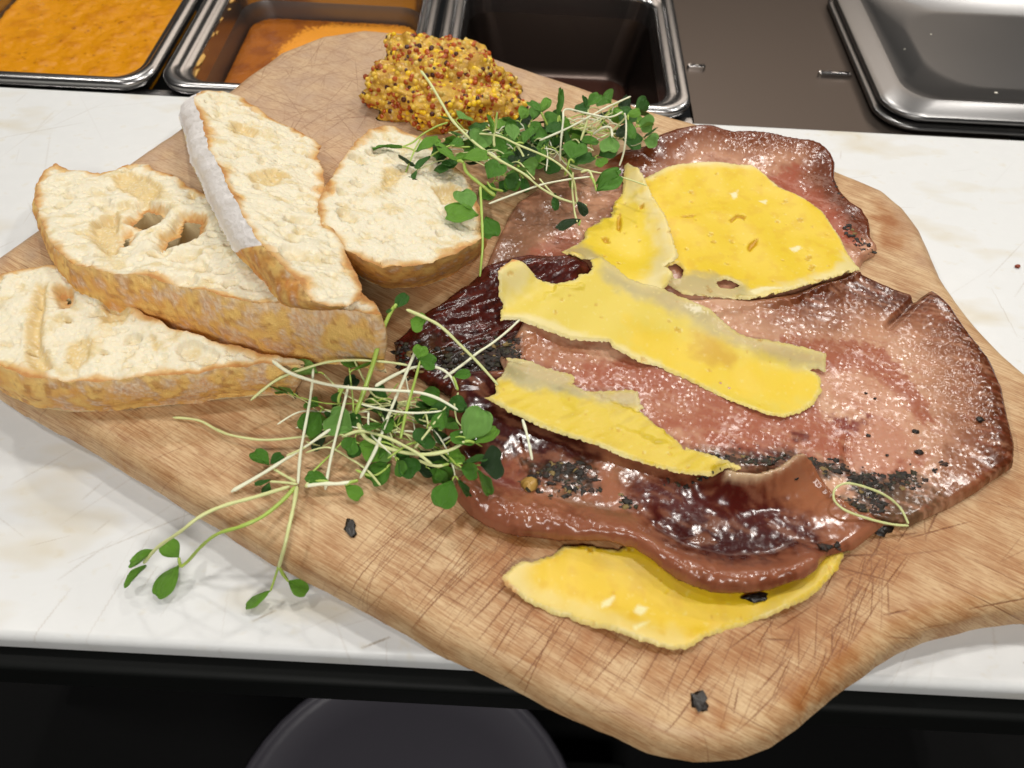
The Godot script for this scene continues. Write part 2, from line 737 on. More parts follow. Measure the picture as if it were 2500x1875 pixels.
# ---------------------------------------------------------------- counter and what is below it
func setting() -> void:
	var w := 2048
	var h := 1024
	var marks := PackedFloat32Array()
	marks.resize(w * h)
	for k in 420:
		var p := Vector2(rng.randf() * w, rng.randf() * h)
		var ang := rng.randfn(1.9, 0.5)
		scratch(marks, w, h, p, p + Vector2.from_angle(ang) * rng.randf_range(15, 170), rng.randf_range(0.4, 1.0), rng.randf_range(0.03, 0.16))
	for k in 22:
		var p := Vector2(rng.randf() * w, h * (1.0 - 0.35 * rng.randf() * rng.randf()))
		scratch(marks, w, h, p, p + Vector2.from_angle(rng.randf_range(-0.9, 0.3)) * rng.randf_range(4, 26), 1.0, rng.randf_range(0.3, 0.7))
	var soil := noise(3, 0.006, 4)
	var fine := noise(5, 0.035, 3)
	var bytes := PackedByteArray()
	bytes.resize(w * h * 3)
	var rough := PackedByteArray()
	rough.resize(w * h)
	for y in h:
		for x in w:
			var k := y * w + x
			var s := maxf(0.0, soil.get_noise_2d(x * 0.8, y * 1.3) - 0.18) * 0.45
			var f := fine.get_noise_2d(x, y)
			s += maxf(0.0, f - 0.42) * 0.30
			var m := marks[k]
			bytes[k * 3] = int(clampf(220.0 * (1.0 - m * 0.55 - s * 0.20) + f * 1.5, 0, 255))
			bytes[k * 3 + 1] = int(clampf(221.0 * (1.0 - m * 0.66 - s * 0.34) + f * 1.5, 0, 255))
			bytes[k * 3 + 2] = int(clampf(220.0 * (1.0 - m * 0.78 - s * 0.62) + f * 1.5, 0, 255))
			rough[k] = int(clampf(105.0 + m * 60.0 + f * 26.0, 0, 255))
	var cm := StandardMaterial3D.new()
	cm.albedo_texture = texture_of(bytes, w, h, Image.FORMAT_RGB8)
	cm.roughness_texture = texture_of(rough, w, h, Image.FORMAT_L8)
	cm.roughness_texture_channel = BaseMaterial3D.TEXTURE_CHANNEL_RED
	cm.roughness = 1.0
	var counter := struct("countertop", slab_box(Vector3(0.95, 0.0125, 0.3285), 0.0035), cm, "white scratched plastic cutting counter with faint brown stains")
	counter.position = Vector3(0.02, 0.0, -0.2482)
	var dark := mat(Color(0.045, 0.052, 0.047), 0.6)
	dark.metallic_specular = 0.3
	var rail := struct("counter_rail", slab_box(Vector3(1.2, 0.021, 0.05), 0.003), dark, "dark steel rail below the counter's front edge")
	rail.position = Vector3(0.0, -0.013, -0.1025)
	var body := struct("cabinet_front", slab_box(Vector3(1.2, 0.7, 0.18), 0.004), dark)
	body.position = Vector3(0.0, -0.045, -0.355)
	var ground := struct("floor", slab_box(Vector3(3.0, 0.05, 3.0), 0.004), mat(Color(0.02, 0.02, 0.022), 1.0))
	ground.position = Vector3(0, -0.85, 0)
	# grey tub seen below the rail
	var t := thing("tub", "blurred grey round tub on the floor side below the counter's front edge", "tub", Vector3(-0.070, -0.46, -0.075))
	var tm := mat(Color(0.31, 0.30, 0.33), 0.45)
	var prof := []
	for q: Array in [[0.120, -0.30], [0.128, -0.03], [0.140, -0.022], [0.150, -0.012], [0.152, 0.0], [0.148, 0.004], [0.143, 0.002], [0.138, -0.006], [0.110, -0.003], [0.06, 0.004], [0.01, 0.006]]:
		prof.append([q[0], q[0], q[0] * 0.999, q[1]])
	obj("lid", loft(prof.slice(2), false, true, 12), tm, t)
	obj("body", loft(prof.slice(0, 3), true, false, 12), mat(Color(0.2, 0.2, 0.21), 0.4), t)
	var st := thing("tub_stand", "dark stand under the grey tub below the counter", "stand", Vector3(-0.035, -0.765, -0.06))
	obj("body", slab_box(Vector3(0.4, 0.085, 0.3), 0.004), dark, st)

# ---------------------------------------------------------------- steel pans behind the counter
func pan_rings(hx: float, hz: float, depth: float) -> Array:
	var out := [[hx - 0.0012, hz - 0.0012, 0.018, -0.0060], [hx, hz, 0.019, -0.0042]]
	for k in 6:                                                      # the rolled lip
		var w := PI * k / 5
		out.append([hx - 0.0038 + 0.0038 * cos(w), hz - 0.0038 + 0.0038 * cos(w), 0.018, 0.0026 * sin(w) - 0.002])
	out.append([hx - 0.0085, hz - 0.0085, 0.016, -0.0032])
	for k in 5:
		var w := PI / 2 * k / 4
		out.append([hx - 0.0100 - 0.0040 * sin(w), hz - 0.0100 - 0.0040 * sin(w), 0.017, -0.0032 - 0.0040 * (1.0 - cos(w))])
	out.append([hx - 0.0150, hz - 0.0150, 0.018, -0.020])
	out.append([hx - 0.0165, hz - 0.0165, 0.019, -0.026])
	out.append([hx - 0.024, hz - 0.024, 0.020, -depth + 0.012])
	for k in 4:
		var w := PI / 2 * (k + 1) / 4
		out.append([hx - 0.024 - 0.012 * (1.0 - cos(w)), hz - 0.024 - 0.012 * (1.0 - cos(w)), 0.018, -depth + 0.012 - 0.012 * sin(w)])
	return out

func steel_mat(rough := 0.22, tone := 0.55) -> StandardMaterial3D:
	var m := mat(Color(tone, tone * 0.99, tone * 0.985), rough, false, noise_map(41, 0.03, 4, FastNoiseLite.TYPE_SIMPLEX_SMOOTH), 0.0015, 14.0)
	m.metallic = 1.0
	return m

func pans() -> void:
	var steel := steel_mat(0.26, 0.66)
	var inside := steel_mat(0.42, 0.55)
	var sooty := steel_mat(0.34, 0.30)
	sooty.albedo_color = Color(0.32, 0.28, 0.26)
	var hz := 0.0815
	var hx := 0.0810
	var zc := -0.4165 - hz
	var label := ["stainless pan full of thick orange sauce", "stainless pan nearly empty with orange sauce low in it, behind the board", "dark stainless pan with brown residue behind the mustard"]
	var xs := [-0.3115, -0.1450, 0.0205]
	var depth := [0.100, 0.100, 0.068]
	for k in 3:
		var p := thing("food_pan", label[k], "pan", Vector3(xs[k], 0.003, zc), "steel pans sunk behind the counter")
		var rings := pan_rings(hx, hz, depth[k])
		obj("rim", loft(rings.slice(0, 15), false, false), steel, p)
		obj("well", loft(rings.slice(14), false, true), inside if k < 2 else sooty, p)
	# sauce in the first pan: thick, lumpy, its edge creeping up the wall
	var sauce := mat(Color(1, 1, 1), 0.42, true, noise_map(51, 0.02, 4, FastNoiseLite.TYPE_SIMPLEX_SMOOTH), 0.012, 16.0)
	sauce.metallic_specular = 0.3
	var s1 := rounded_sheet(hx - 0.0152, hz - 0.0152, 0.018, 0.0013, lin(204, 134, 10))
	var n1 := noise(52, 0.05, 4)
	var n2 := noise(53, 0.35, 3)
	s1.mottle(lin(184, 112, 6), n1, 0.0, 0.5, 0.7)
	s1.mottle(lin(226, 160, 40), n2, 0.42, 0.62, 0.6)
	s1.mottle(lin(110, 50, 8), noise(54, 0.22, 2), 0.55, 0.7, 0.7)
	s1.bumps(n1, 0.0016)
	s1.bumps(n2, 0.0004)
	var o := thing("orange_sauce", "thick lumpy orange sauce filling the first steel pan", "sauce", Vector3(xs[0], -0.0215, zc))
	obj("surface", s1.mesh(0.004, 0.004), sauce, o)
	var s2 := rounded_sheet(hx - 0.0180, hz - 0.0180, 0.018, 0.0013, lin(214, 140, 40))
	s2.mottle(lin(190, 100, 14), n1, -0.1, 0.4, 0.8)
	s2.mottle(lin(235, 190, 110), n2, 0.40, 0.6, 0.7)
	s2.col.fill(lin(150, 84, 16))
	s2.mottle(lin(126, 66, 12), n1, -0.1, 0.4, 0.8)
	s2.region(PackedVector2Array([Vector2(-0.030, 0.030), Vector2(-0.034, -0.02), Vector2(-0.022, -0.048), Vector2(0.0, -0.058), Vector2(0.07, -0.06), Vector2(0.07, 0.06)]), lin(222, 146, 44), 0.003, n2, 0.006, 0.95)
	s2.bumps(n2, 0.0006)
	var o2 := thing("orange_sauce", "shallow pool of orange sauce low in the second pan", "sauce", Vector3(xs[1], -0.031, zc))
	obj("surface", s2.mesh(0.003, 0.003), sauce, o2)
	# smears of dried sauce on the second pan's wall and rim
	var smear := mat(lin(205, 160, 80).linear_to_srgb(), 0.6)
	for k in 9:
		var q := thing("sauce_smear", "dried yellow sauce smear on the second pan's left wall".replace("left ", ""), "smear", Vector3(xs[1] - hx + 0.0125 + 0.0015 * (k % 3) * 0.4, -0.004 - 0.002 * (k % 2), zc + 0.062 - 0.0125 * k + rng.randf_range(-0.004, 0.004)), "dried smears on the second pan")
		var sc := rng.randf_range(0.003, 0.009)
		obj("smear", lump_mesh(60 + k, 0.5, 0.25), smear, q).scale = Vector3(sc * 0.7, 0.006, sc * 1.5)
	var residue := mat(Color(0.050, 0.018, 0.012).linear_to_srgb(), 0.12, false, noise_map(55, 0.02, 3, FastNoiseLite.TYPE_SIMPLEX_SMOOTH), 0.01, 12.0)
	var s3 := rounded_sheet(hx - 0.0245, hz - 0.0245, 0.016, 0.002, Color.WHITE)
	var o3 := thing("brown_residue", "dark brown liquid residue on the bottom of the dark pan", "sauce", Vector3(xs[2], -0.0635, zc))
	obj("surface", s3.mesh(0.004, 0.004), residue, o3)
	# the flat steel between the pans
	var plate := steel_mat(0.38, 0.37)
	plate.albedo_color = Color(0.36, 0.325, 0.30)
	var d := thing("steel_plate", "flat dark steel divider plate with two small raised bars", "steel plate", Vector3(0.20, -0.004, -0.55))
	obj("sheet", slab_box(Vector3(0.195, 0.003, 0.274), 0.001), plate, d)
	for k in 2:
		var bar := obj("raised_bar", slab_box(Vector3(0.012 if k == 0 else 0.022, 0.004, 0.0032), 0.0012), steel_mat(0.12, 0.9), d)
		bar.position = Vector3(-0.0895 + (0.0 if k == 0 else 0.0915), 0.0027, 0.0713)
	var frame := struct("pan_frame", slab_box(Vector3(1.1, 0.012, 0.012), 0.002), steel)
	frame.position = Vector3(0.02, -0.0052, -0.4195)
	var back := struct("pan_frame", slab_box(Vector3(1.1, 0.012, 0.08), 0.002), steel)
	back.position = Vector3(0.02, -0.004, -0.72)
	# stacked lids
	var lid := steel_mat(0.32, 0.50)
	var lids := ["lower stainless pan lid under another lid beside the steel plate", "topmost stainless pan lid with a sunken rounded centre"]
	for k in 2:
		var q := thing("pan_lid", lids[k], "lid", Vector3(0.335 + 0.0015 * k, -0.004 + 0.0065 * k, -0.505 - 0.001 * k), "lids stacked beside the steel plate")
		var r := [[0.1165, 0.0850, 0.022, 0.0], [0.1185, 0.0870, 0.024, 0.0012], [0.1190, 0.0875, 0.024, 0.0030], [0.1180, 0.0865, 0.023, 0.0044], [0.1150, 0.0835, 0.021, 0.0052],
			[0.1090, 0.0775, 0.020, 0.0072], [0.1050, 0.0735, 0.020, 0.0078], [0.0990, 0.0675, 0.020, 0.0074], [0.0930, 0.0615, 0.020, 0.0050], [0.0800, 0.0500, 0.030, 0.0026], [0.0760, 0.0460, 0.034, 0.0022]]
		obj("brim", loft(r.slice(0, 7), false, false, 10), lid, q)
		obj("centre_panel", loft(r.slice(6), false, true, 10), lid, q)
	for q: Array in [[0.292, 0.0085, -0.447, 0.0022], [0.271, 0.0085, -0.515, 0.0012], [0.2465, 0.0095, -0.492, 0.001]]:
		var c := thing("white_crumb", "tiny white crumb on the topmost steel lid", "crumb", Vector3(q[0], q[1], q[2]), "crumbs on the steel lid")
		obj("crumb", lump_mesh(71, 0.4), mat(Color(0.9, 0.88, 0.82), 0.7), c).scale = Vector3(q[3], q[3] * 0.6, q[3] * 0.6)

func rounded_sheet(hx: float, hz: float, r: float, cell: float, color: Color) -> Sheet:
	var p := PackedVector2Array()
	for q in 4:
		for m in 7:
			var w: float = PI / 2 * q + PI / 2 * m / 6
			p.append(Vector2((hx - r) * (1.0 if q == 0 or q == 3 else -1.0) + cos(w) * r, (hz - r) * (1.0 if q < 2 else -1.0) + sin(w) * r))
	return Sheet.new(p, cell, 0.01, color)

# ---------------------------------------------------------------- the wooden board

func board() -> void:
	var outline := A([-239, 35.4, -241.1, 6, -241.2, -33.6, -242.7, -58.2, -247.3, -110.1, -249.2, -140.1, -239.5, -171.8, -222.3, -191.6, -193.4, -206.1, -161.9, -211.1, -120.9, -210, -80.7, -212.2, -36.2, -213.9, 5.2, -217.6, 45, -220.4, 81.8, -218.4, 97.3, -215.9, 111.5, -207.7, 122.8, -195, 131.8, -180.3, 139.3, -166.4, 148.7, -154, 162.1, -141.4, 172.6, -132.9, 183.7, -126.3, 200.5, -124.1, 223.6, -129.4, 248.5, -117.2, 256.1, -88.3, 246.9, -52.6, 227.5, -31.1, 201.3, -13.3, 186, -1.7, 173.3, 11.6, 161.5, 27.3, 151.3, 45.8, 145.3, 61.1, 139.7, 71.4, 132.1, 79.5, 119.9, 87.4, 106.6, 92.6, 91.7, 95, 67.9, 97.5, 43.4, 100.8, 16.6, 102.7, -11.5, 104.8, -31, 106.3, -63.4, 107, -98.5, 107.4, -135.4, 108.4, -160.5, 110, -173.9, 110.4, -192.6, 109.3, -215.3, 103.8, -231.6, 92.2, -238, 76.1, -237.3, 62.2])
	var s := Sheet.new(outline, 0.0013, 0.012)
	s.ragged(noise(201, 0.02, 3), 0.0012)
	var w := 2048
	var h := 1280
	var span := Vector2(0.56, 0.35)
	var from := Vector2(-0.27, -0.232)
	var per := w / span.x
	# cut marks: u along the grain, v across it
	var cuts := PackedFloat32Array()
	cuts.resize(w * h)
	var band := A([-149.9, 107.5, -102.3, 103.9, -34.7, 102.2, 13.4, 98.3, 49.4, 96.2, 82.3, 92.9, 111.6, 86.2, 129.8, 73.5, 142.2, 56.1, 148.1, 35.2, 157.2, 11])
	for k in 400:                                        # dense cuts across the near edge
		var t := rng.randf() * (band.size() - 1.001)
		var p := band[int(t)].lerp(band[int(t) + 1], t - int(t)) + Vector2(0, -0.004 - 0.060 * rng.randf() * (0.3 + 0.7 * rng.randf()))
		var fan := 0.35
		var ang := PI / 2 + 0.12 + rng.randfn(0.0, 0.07 if t < 6.0 else 0.22)
		var d := Vector2.from_angle(ang) * rng.randf_range(0.004, 0.024 if t < 6.0 else 0.012)
		var deep := rng.randf_range(0.25, 1.0) * (0.5 if t < 2.5 else 1.0)
		scratch(cuts, w, h, (p - d - from) * per, (p + d - from) * per, rng.randf_range(0.1, 0.75), deep * deep)
	for k in 60:                                        # short fans by the handle
		var p: Vector2 = band[8 + k % 3] + Vector2(rng.randfn(-0.015, 0.022), rng.randfn(-0.040, 0.020))
		var d := Vector2.from_angle(rng.randfn(1.9, 0.7)) * rng.randf_range(0.003, 0.015)
		scratch(cuts, w, h, (p - d - from) * per, (p + d - from) * per, rng.randf_range(0.5, 1.4), rng.randf_range(0.3, 1.0))
	var far := A([-189.4, -153.4])
	for k in 420:                                        # criss-cross scratches on the far end
		var p := far[0] + Vector2(rng.randfn(0.0, 0.06), rng.randfn(0.02, 0.05))
		var d := Vector2.from_angle(rng.randfn(PI / 2 + 0.5, 0.8)) * rng.randf_range(0.003, 0.022)
		scratch(cuts, w, h, (p - d - from) * per, (p + d - from) * per, rng.randf_range(0.2, 0.65), rng.randf_range(0.15, 0.65))
	for k in 260:
		var p := Vector2(rng.randf_range(-0.2, 0.25), rng.randf_range(-0.13, 0.13))
		var d := Vector2.from_angle(rng.randfn(PI / 2, 0.9)) * rng.randf_range(0.002, 0.018)
		scratch(cuts, w, h, (p - d - from) * per, (p + d - from) * per, 0.5, rng.randf_range(0.1, 0.45))
	for k in 60:                                         # cracks along the grain
		var p := Vector2(rng.randf_range(-0.22, 0.25), rng.randf_range(-0.13, 0.13))
		var d := Vector2(1.0, rng.randf_range(-0.05, 0.05)) * rng.randf_range(0.004, 0.03)
		scratch(cuts, w, h, (p - d - from) * per, (p + d - from) * per, 0.6, rng.randf_range(0.3, 0.9))
	# where juice and oil have soaked in, and where the wood is worn grey
	var stain := Sheet.new(PackedVector2Array([from, Vector2(from.x + span.x, from.y), from + span, Vector2(from.x, from.y + span.y)]), 0.003, 0.01, Color(0, 0, 0))
	var sn := noise(203, 0.09, 4)
	for q: Array in [
		[A([14.6, 53.9, 30.7, 50.5, 61.8, 36.5, 80.5, 36.6, 41.9, 62.7, 39, 76.6, 23.7, 67.8]), 0.9, 0.006],
		[A([43.1, 74, 70.4, 70.5, 99.1, 61.9, 113.3, 47.6, 129, 26.5, 138.9, 10.5, 140.5, -7.2, 157.7, -26.7, 164.5, -26.6, 155, 2.5, 146.1, 17.8, 133.2, 39, 122.6, 54.5, 100.2, 71.8, 74, 77.4, 51.4, 78.5]), 0.85, 0.007],
		[A([144.9, 29.9, 149.4, 23.4, 154.3, 29.6, 149, 48.6, 141, 61.8, 136.9, 54.3]), 1.0, 0.004],
		[A([160.7, -28.6, 179, -56.2, 191.8, -74, 193.9, -60.8, 173.1, -34.1, 164.4, -20]), 0.5, 0.006],
		[A([96.2, -202, 117.9, -191, 130.2, -167.9, 109.5, -169.7, 98.1, -186.3]), 0.9, 0.004],
		[A([-71.1, -23.2, -51.3, -43.1, -46.9, -60.4, -50, -33.4, -55.9, -12.8]), 0.25, 0.006],
		[A([111.6, 71.6, 117.3, 69.8, 120.1, 74.6, 115.1, 76.1]), 0.7, 0.002],
		[A([-166, 116.4, -125.2, 106, -74.4, 102.9, -100.7, 105.4, -145.4, 111.2]), 0.2, 0.01]]:
		stain.region(q[0], Color(q[1], 0, 0), q[2], sn, 0.010)
	stain.region(A([-242.7, -58.2, -249.2, -140.1, -223.7, -193.4, -163.9, -214.3, -80.7, -212.2, -113.8, -138.2, -136.5, -84.4, -189.7, -31.3, -224.3, -8.5]), Color(0, 0.85, 0), 0.03, sn, 0.02)
	stain.region(A([81.5, -219.2, 122.3, -202.1, 142.5, -161.2, 124.4, -164.1, 101.3, -201]), Color(0.15, 0.6, 0), 0.008, sn, 0.01)
	stain.region(A([-275.9, 58.3, -238.9, 30.1, -244.2, -36.4, -235, -57.3, -216.6, -13.6, -224.1, 47.4, -231.8, 80.6]), Color(0, 0.8, 0), 0.01, sn, 0.02)
	stain.region(A([155.4, 4.2, 162.8, -34.4, 182.5, -65.6, 182.5, -134, 234.5, -152.1, 262.2, -92.1, 227.7, -28.9, 186.1, -1.2, 161.4, 27, 151.2, 45.5]), Color(0.42, 0, 0), 0.02, sn, 0.02, 0.6)
	stain.region(A([7.8, 46.6, 114, 31.9, 153.6, -2.7, 150.3, 42.6, 112.4, 69.5, 58.6, 81.5, 22.3, 68.7]), Color(0.40, 0, 0), 0.02, sn, 0.02, 0.5)
	var grain := noise(204, 0.02, 4)
	var fibre := noise(205, 0.30, 2)
	var ray := noise(206, 0.16, 2)
	var patch := noise(207, 0.012, 3)
	var hairs := noise(208, 0.45, 2)
	var bytes := PackedByteArray()
	bytes.resize(w * h * 3)
	var height := PackedByteArray()
	height.resize(w * h)
	var pale := Color(226, 197, 156)
	var mid := Color(178, 132, 90)
	var oil := Color(158, 92, 40)
	var grey := Color(196, 172, 152)
	for y in h:
		var v := from.y + y / per
		var edge_v := 0.0
		for x in w:
			var k := y * w + x
			var u := from.x + x / per
			var g := grain.get_noise_2d(x * 0.22, y * 2.6)
			var f := fibre.get_noise_2d(x * 0.07, y * 1.1)
			var r := ray.get_noise_2d(x * 0.35, y * 2.4)
			var hair := hairs.get_noise_2d(x * 0.03, y * 1.3)
			var i := clampi(int((u - stain.x0) / stain.c), 0, stain.nx - 2)
			var j := clampi(int((v - stain.z0) / stain.c), 0, stain.nz - 2)
			var fx := clampf((u - stain.x0) / stain.c - i, 0.0, 1.0)
			var fz := clampf((v - stain.z0) / stain.c - j, 0.0, 1.0)
			var sk := stain.col[j * stain.nx + i].lerp(stain.col[j * stain.nx + i + 1], fx).lerp(stain.col[(j + 1) * stain.nx + i].lerp(stain.col[(j + 1) * stain.nx + i + 1], fx), fz)
			var pt := patch.get_noise_2d(x, y)
			var c := pale.lerp(mid, clampf(0.38 + g * 0.42 + f * 0.24 + hair * 0.75 + pt * 0.45, 0.0, 1.0))
			c = c.lerp(grey, sk.g * clampf(0.75 + pt * 0.35, 0.0, 1.0))
			c = c.lerp(oil, sk.r * clampf(0.70 + f * 0.35 + pt * 0.5, 0.0, 1.0))
			if r > 0.30:
				c = c.lerp(Color(128, 80, 46), minf(0.22, (r - 0.30) * 1.0))
			elif r < -0.42:
				c = c.lerp(Color(232, 205, 168), minf(0.3, (-r - 0.42) * 1.2))
			var m := cuts[k]
			c = c.lerp(Color(92, 46, 22), m * 0.68)
			bytes[k * 3] = int(clampf(c.r, 0, 255))
			bytes[k * 3 + 1] = int(clampf(c.g, 0, 255))
			bytes[k * 3 + 2] = int(clampf(c.b, 0, 255))
			height[k] = int(clampf(165.0 + f * 22.0 + g * 14.0 - m * 140.0 - maxf(0.0, r - 0.3) * 60.0, 0, 255))
	var m := StandardMaterial3D.new()
	m.albedo_texture = texture_of(bytes, w, h, Image.FORMAT_RGB8)
	m.heightmap_enabled = true
	m.heightmap_texture = texture_of(height, w, h, Image.FORMAT_L8)
	m.heightmap_scale = 0.03
	m.albedo_color = Color(0.925, 0.905, 0.875)
	m.roughness = 0.50
	m.metallic_specular = 0.45
	m.texture_repeat = false
	var t := thing("wooden_board", "worn pale wooden serving board with a handle, scored with knife cuts", "cutting board")
	t.transform = Transform3D(Vector3(0.8768, 0.0000, 0.4809), Vector3(0.0000, 1.0000, 0.0000), Vector3(-0.4809, 0.0000, 0.8768), Vector3(-0.0008, 0.0130, -0.1884))
	var body := obj("board_body", s.mesh(0.021, 0.0095, Vector3.ZERO, true, 1.0, 0.45, span, from), m, t)
	body.position.y = 0.009 - 0.021

# ---------------------------------------------------------------- bread





func crust_color(n1: float, n2: float, n3: float, t: float, flour: float, tone: float) -> Color:
	var c := lin(246, 204, 120).lerp(lin(212, 130, 44), clampf(0.40 + n1 * 0.9 + tone, 0.0, 1.0))
	c = c.lerp(lin(236, 206, 142), clampf(0.9 - t * 5.0 + n2 * 0.5, 0.0, 1.0) * 0.6)
	c = c.lerp(lin(168, 92, 30), clampf((n2 - 0.12) * 2.2, 0.0, 0.55))
	var f := smoothstep(0.30, 0.75, n1 * 0.9 + n2 * 0.4 + flour * 0.75 + 0.25) * (0.45 + 0.55 * smoothstep(-0.15, 0.35, n3))
	if flour > 0.8:
		c = lin(244, 238, 234)
		f = 0.8 + 0.2 * smoothstep(-0.3, 0.2, n3)
	return c.lerp(lin(248, 236, 210) if flour < 0.8 else lin(248, 243, 240), f * (0.62 if flour < 0.8 else 0.95))

func slice(label: String, frame: Transform3D, outline: PackedVector2Array, down: Vector3, holes: Array, pits: Array, seed_: int, flour: Callable, tone := 0.0, brown := 0.0014, near_fall := 1.0) -> void:
	var t := thing("bread_slice", label, "bread", Vector3.ZERO, "bread slices on the board")
	t.transform = frame
	var s := Sheet.new(outline, 0.0007, 0.012, lin(244, 236, 210))
	var rag := noise(seed_, 0.35, 3)
	var big := noise(seed_ + 1, 0.07, 3)
	s.ragged(noise(seed_ + 9, 0.10, 3), 0.0012)
	for q: PackedVector2Array in holes:
		s.hole(q, rag, 0.0012)
	# the crumb: broad swells, torn pockets, then bubbles of three sizes
	s.bumps(noise(seed_ + 1, 0.06, 1), 0.0010)
	s.mottle(lin(228, 206, 150), big, 0.0, 0.55, 0.7)
	s.mottle(lin(246, 238, 214), noise(seed_ + 2, 0.12, 2), 0.05, 0.5, 0.8)
	for p: Array in pits:                                            # large pockets [outline, depth]
		s.dome(p[0], -p[1], 0.0035)
		s.region(p[0], lin(226, 196, 128), 0.0016, rag, 0.001, 0.75)
	for k in holes.size():
		var f := s.field(holes[k], 0.006, true)
		for i in f.size():
			if f[i] > -0.006 and f[i] < 0.0:
				var q := 1.0 + f[i] / 0.006
				s.up[i] -= 0.0050 * q * q
				s.col[i] = s.col[i].lerp(lin(240, 226, 190), q * 0.5)
	for size: Array in [[0.075, 0.0024, 0.42, 0.05], [0.20, 0.0011, 0.32, 0.14], [0.48, 0.0005, 0.24, 0.30]]:
		var cell := noise(seed_ + int(size[0] * 1000.0), size[0], 1, FastNoiseLite.TYPE_CELLULAR)
		cell.cellular_return_type = FastNoiseLite.RETURN_DISTANCE
		cell.cellular_jitter = 1.0
		var where := noise(seed_ + 77 + int(size[0] * 100.0), size[0] * 0.35, 2)
		for j in s.nz:
			for i in s.nx:
				var k := j * s.nx + i
				if s.sd[k] < -0.002:
					continue
				var x := (s.x0 + i * s.c) * 1000.0
				var z := (s.z0 + j * s.c) * 1000.0
				var d: float = cell.get_noise_2d(x + rag.get_noise_2d(x, z) * 0.6, z * 1.25) + 1.0          # 0 at a bubble's centre
				var r: float = size[3] + where.get_noise_2d(x, z) * 0.70
				if d < r:
					var q := 1.0 - d / r
					var depth: float = size[1] * smoothstep(0.0, 0.30, q) * minf(1.0, s.sd[k] / 0.003)
					s.up[k] -= depth
					s.col[k] = s.col[k].lerp(lin(224, 198, 142), size[2] * smoothstep(0.1, 0.8, q))
	s.bumps(noise(seed_ + 5, 0.5, 2), 0.00016)
	s.mottle(lin(250, 244, 226), noise(seed_ + 6, 0.8, 2), 0.25, 0.6, 0.6)
	for q: PackedVector2Array in holes:
		var f := s.field(q, 0.003, true)
		for i in f.size():
			if f[i] > -0.003:
				s.up[i] = lerpf(s.up[i], -0.0042, smoothstep(-0.003, -0.0006, f[i]))
	var toast := noise(seed_ + 21, 0.045, 3)
	s.rim(lin(222, 172, 92), brown * 1.5, brown, toast, brown * 2.6, 0.8)
	s.rim(lin(182, 108, 38), brown * 0.45, brown * 0.5, toast, brown * 1.6, 0.65)
	var crumb_mat := mat(Color(0.945, 0.94, 0.93), 0.85, true, noise_map(81, 0.05, 4, FastNoiseLite.TYPE_CELLULAR, 512, false, 4.0, FastNoiseLite.RETURN_DISTANCE), 0.018, 42.0)
	crumb_mat.subsurf_scatter_enabled = true
	crumb_mat.subsurf_scatter_strength = 0.06
	var top := s.mesh(0.0002, 0.0006, Vector3.ZERO, false)
	obj("crumb", top, crumb_mat, t)
	# the crust wall, and the torn walls inside the holes
	var v := PackedVector3Array()
	var cols := PackedColorArray()
	var tri := PackedInt32Array()
	var rows := 28
	var n1 := noise(seed_ + 11, 0.10, 3)
	var n2 := noise(seed_ + 12, 0.16, 3)
	var n3 := noise(seed_ + 13, 0.7, 2)
	var n4 := noise(seed_ + 14, 0.30, 3)
	var longest := 0
	var found := s.loops()
	for l: PackedInt32Array in found:
		longest = maxi(longest, l.size())
	var bottoms := []
	for l: PackedInt32Array in found:
		var outer := l.size() == longest
		var at := v.size()
		var n := l.size()
		for m in n:
			var p := s.vx[l[m]]
			var calm := Vector3.ZERO
			for e in range(-4, 5):
				calm += s.vx[l[(m + e + n) % n]] / 9.0
			var tangent := s.vx[l[(m + 2) % n]] - s.vx[l[(m + n - 2) % n]]
			var out := Vector3(tangent.z, 0, -tangent.x).normalized()
			if not outer:
				out = Vector3.ZERO
			for r in rows + 1:
				var u := r / float(rows)
				var q_in := Vector3.ZERO
				var fall := lerpf(near_fall, 1.0, smoothstep(-0.085, -0.02, p.x)) if outer else clampf((absf(down.y) + minf(0.0, p.y)) / absf(down.y), 0.1, 1.0)
				var way := down if outer else Vector3(0, -1, 0) * absf(down.y)
				if not outer:
					q_in = Vector3(tangent.z, 0, -tangent.x).normalized() * 0.009 * u
				var q := p.lerp(calm, minf(1.0, u * 5.0)) + way * u * fall - q_in + out * (0.0022 * sin(PI * minf(1.0, u * 1.15)) if outer else 0.0)
				var w := q * 1000.0
				var a := n1.get_noise_3d(w.x, w.y, w.z)
				var b := n2.get_noise_3d(w.x, w.y, w.z)
				var d := n3.get_noise_3d(w.x, w.y, w.z)
				if outer:
					if r > 0:
						q += out * (0.0004 * n4.get_noise_3d(w.x, w.y, w.z) + 0.0003 * d)
					cols.append(crust_color(a, b, d, u, flour.call(p, out), tone))
				else:
					cols.append(lin(236, 220, 178).lerp(lin(214, 186, 128), u))
				v.append(q)
		for m in n:
			for r in rows:
				var a := at + m * (rows + 1) + r
				var b := at + ((m + 1) % n) * (rows + 1) + r
				tri.append_array([a, a + 1, b, b, a + 1, b + 1])
		for m in n:
			var q := frame * v[at + m * (rows + 1)]
			h_raise(q.x, q.z, q.y)
	var cm := mat(Color(1, 1, 1), 0.62, true, noise_map(82, 0.05, 4, FastNoiseLite.TYPE_SIMPLEX_SMOOTH), 0.03, 40.0)
	obj("crust", Sheet.built(v, cols, PackedVector2Array(), tri), cm, t)
	# the underside
	var low := Sheet.new(outline, 0.002, 0.012, lin(232, 214, 168))
	for q: PackedVector2Array in holes:
		var shifted := PackedVector2Array()
		for e in Geometry2D.offset_polygon(q, 0.010)[0]:
			shifted.append(e - Vector2(down.x, down.z))
		low.hole(shifted)
	obj("underside", low.mesh(0.0003, 0.001, -down, false), crumb_mat, t)
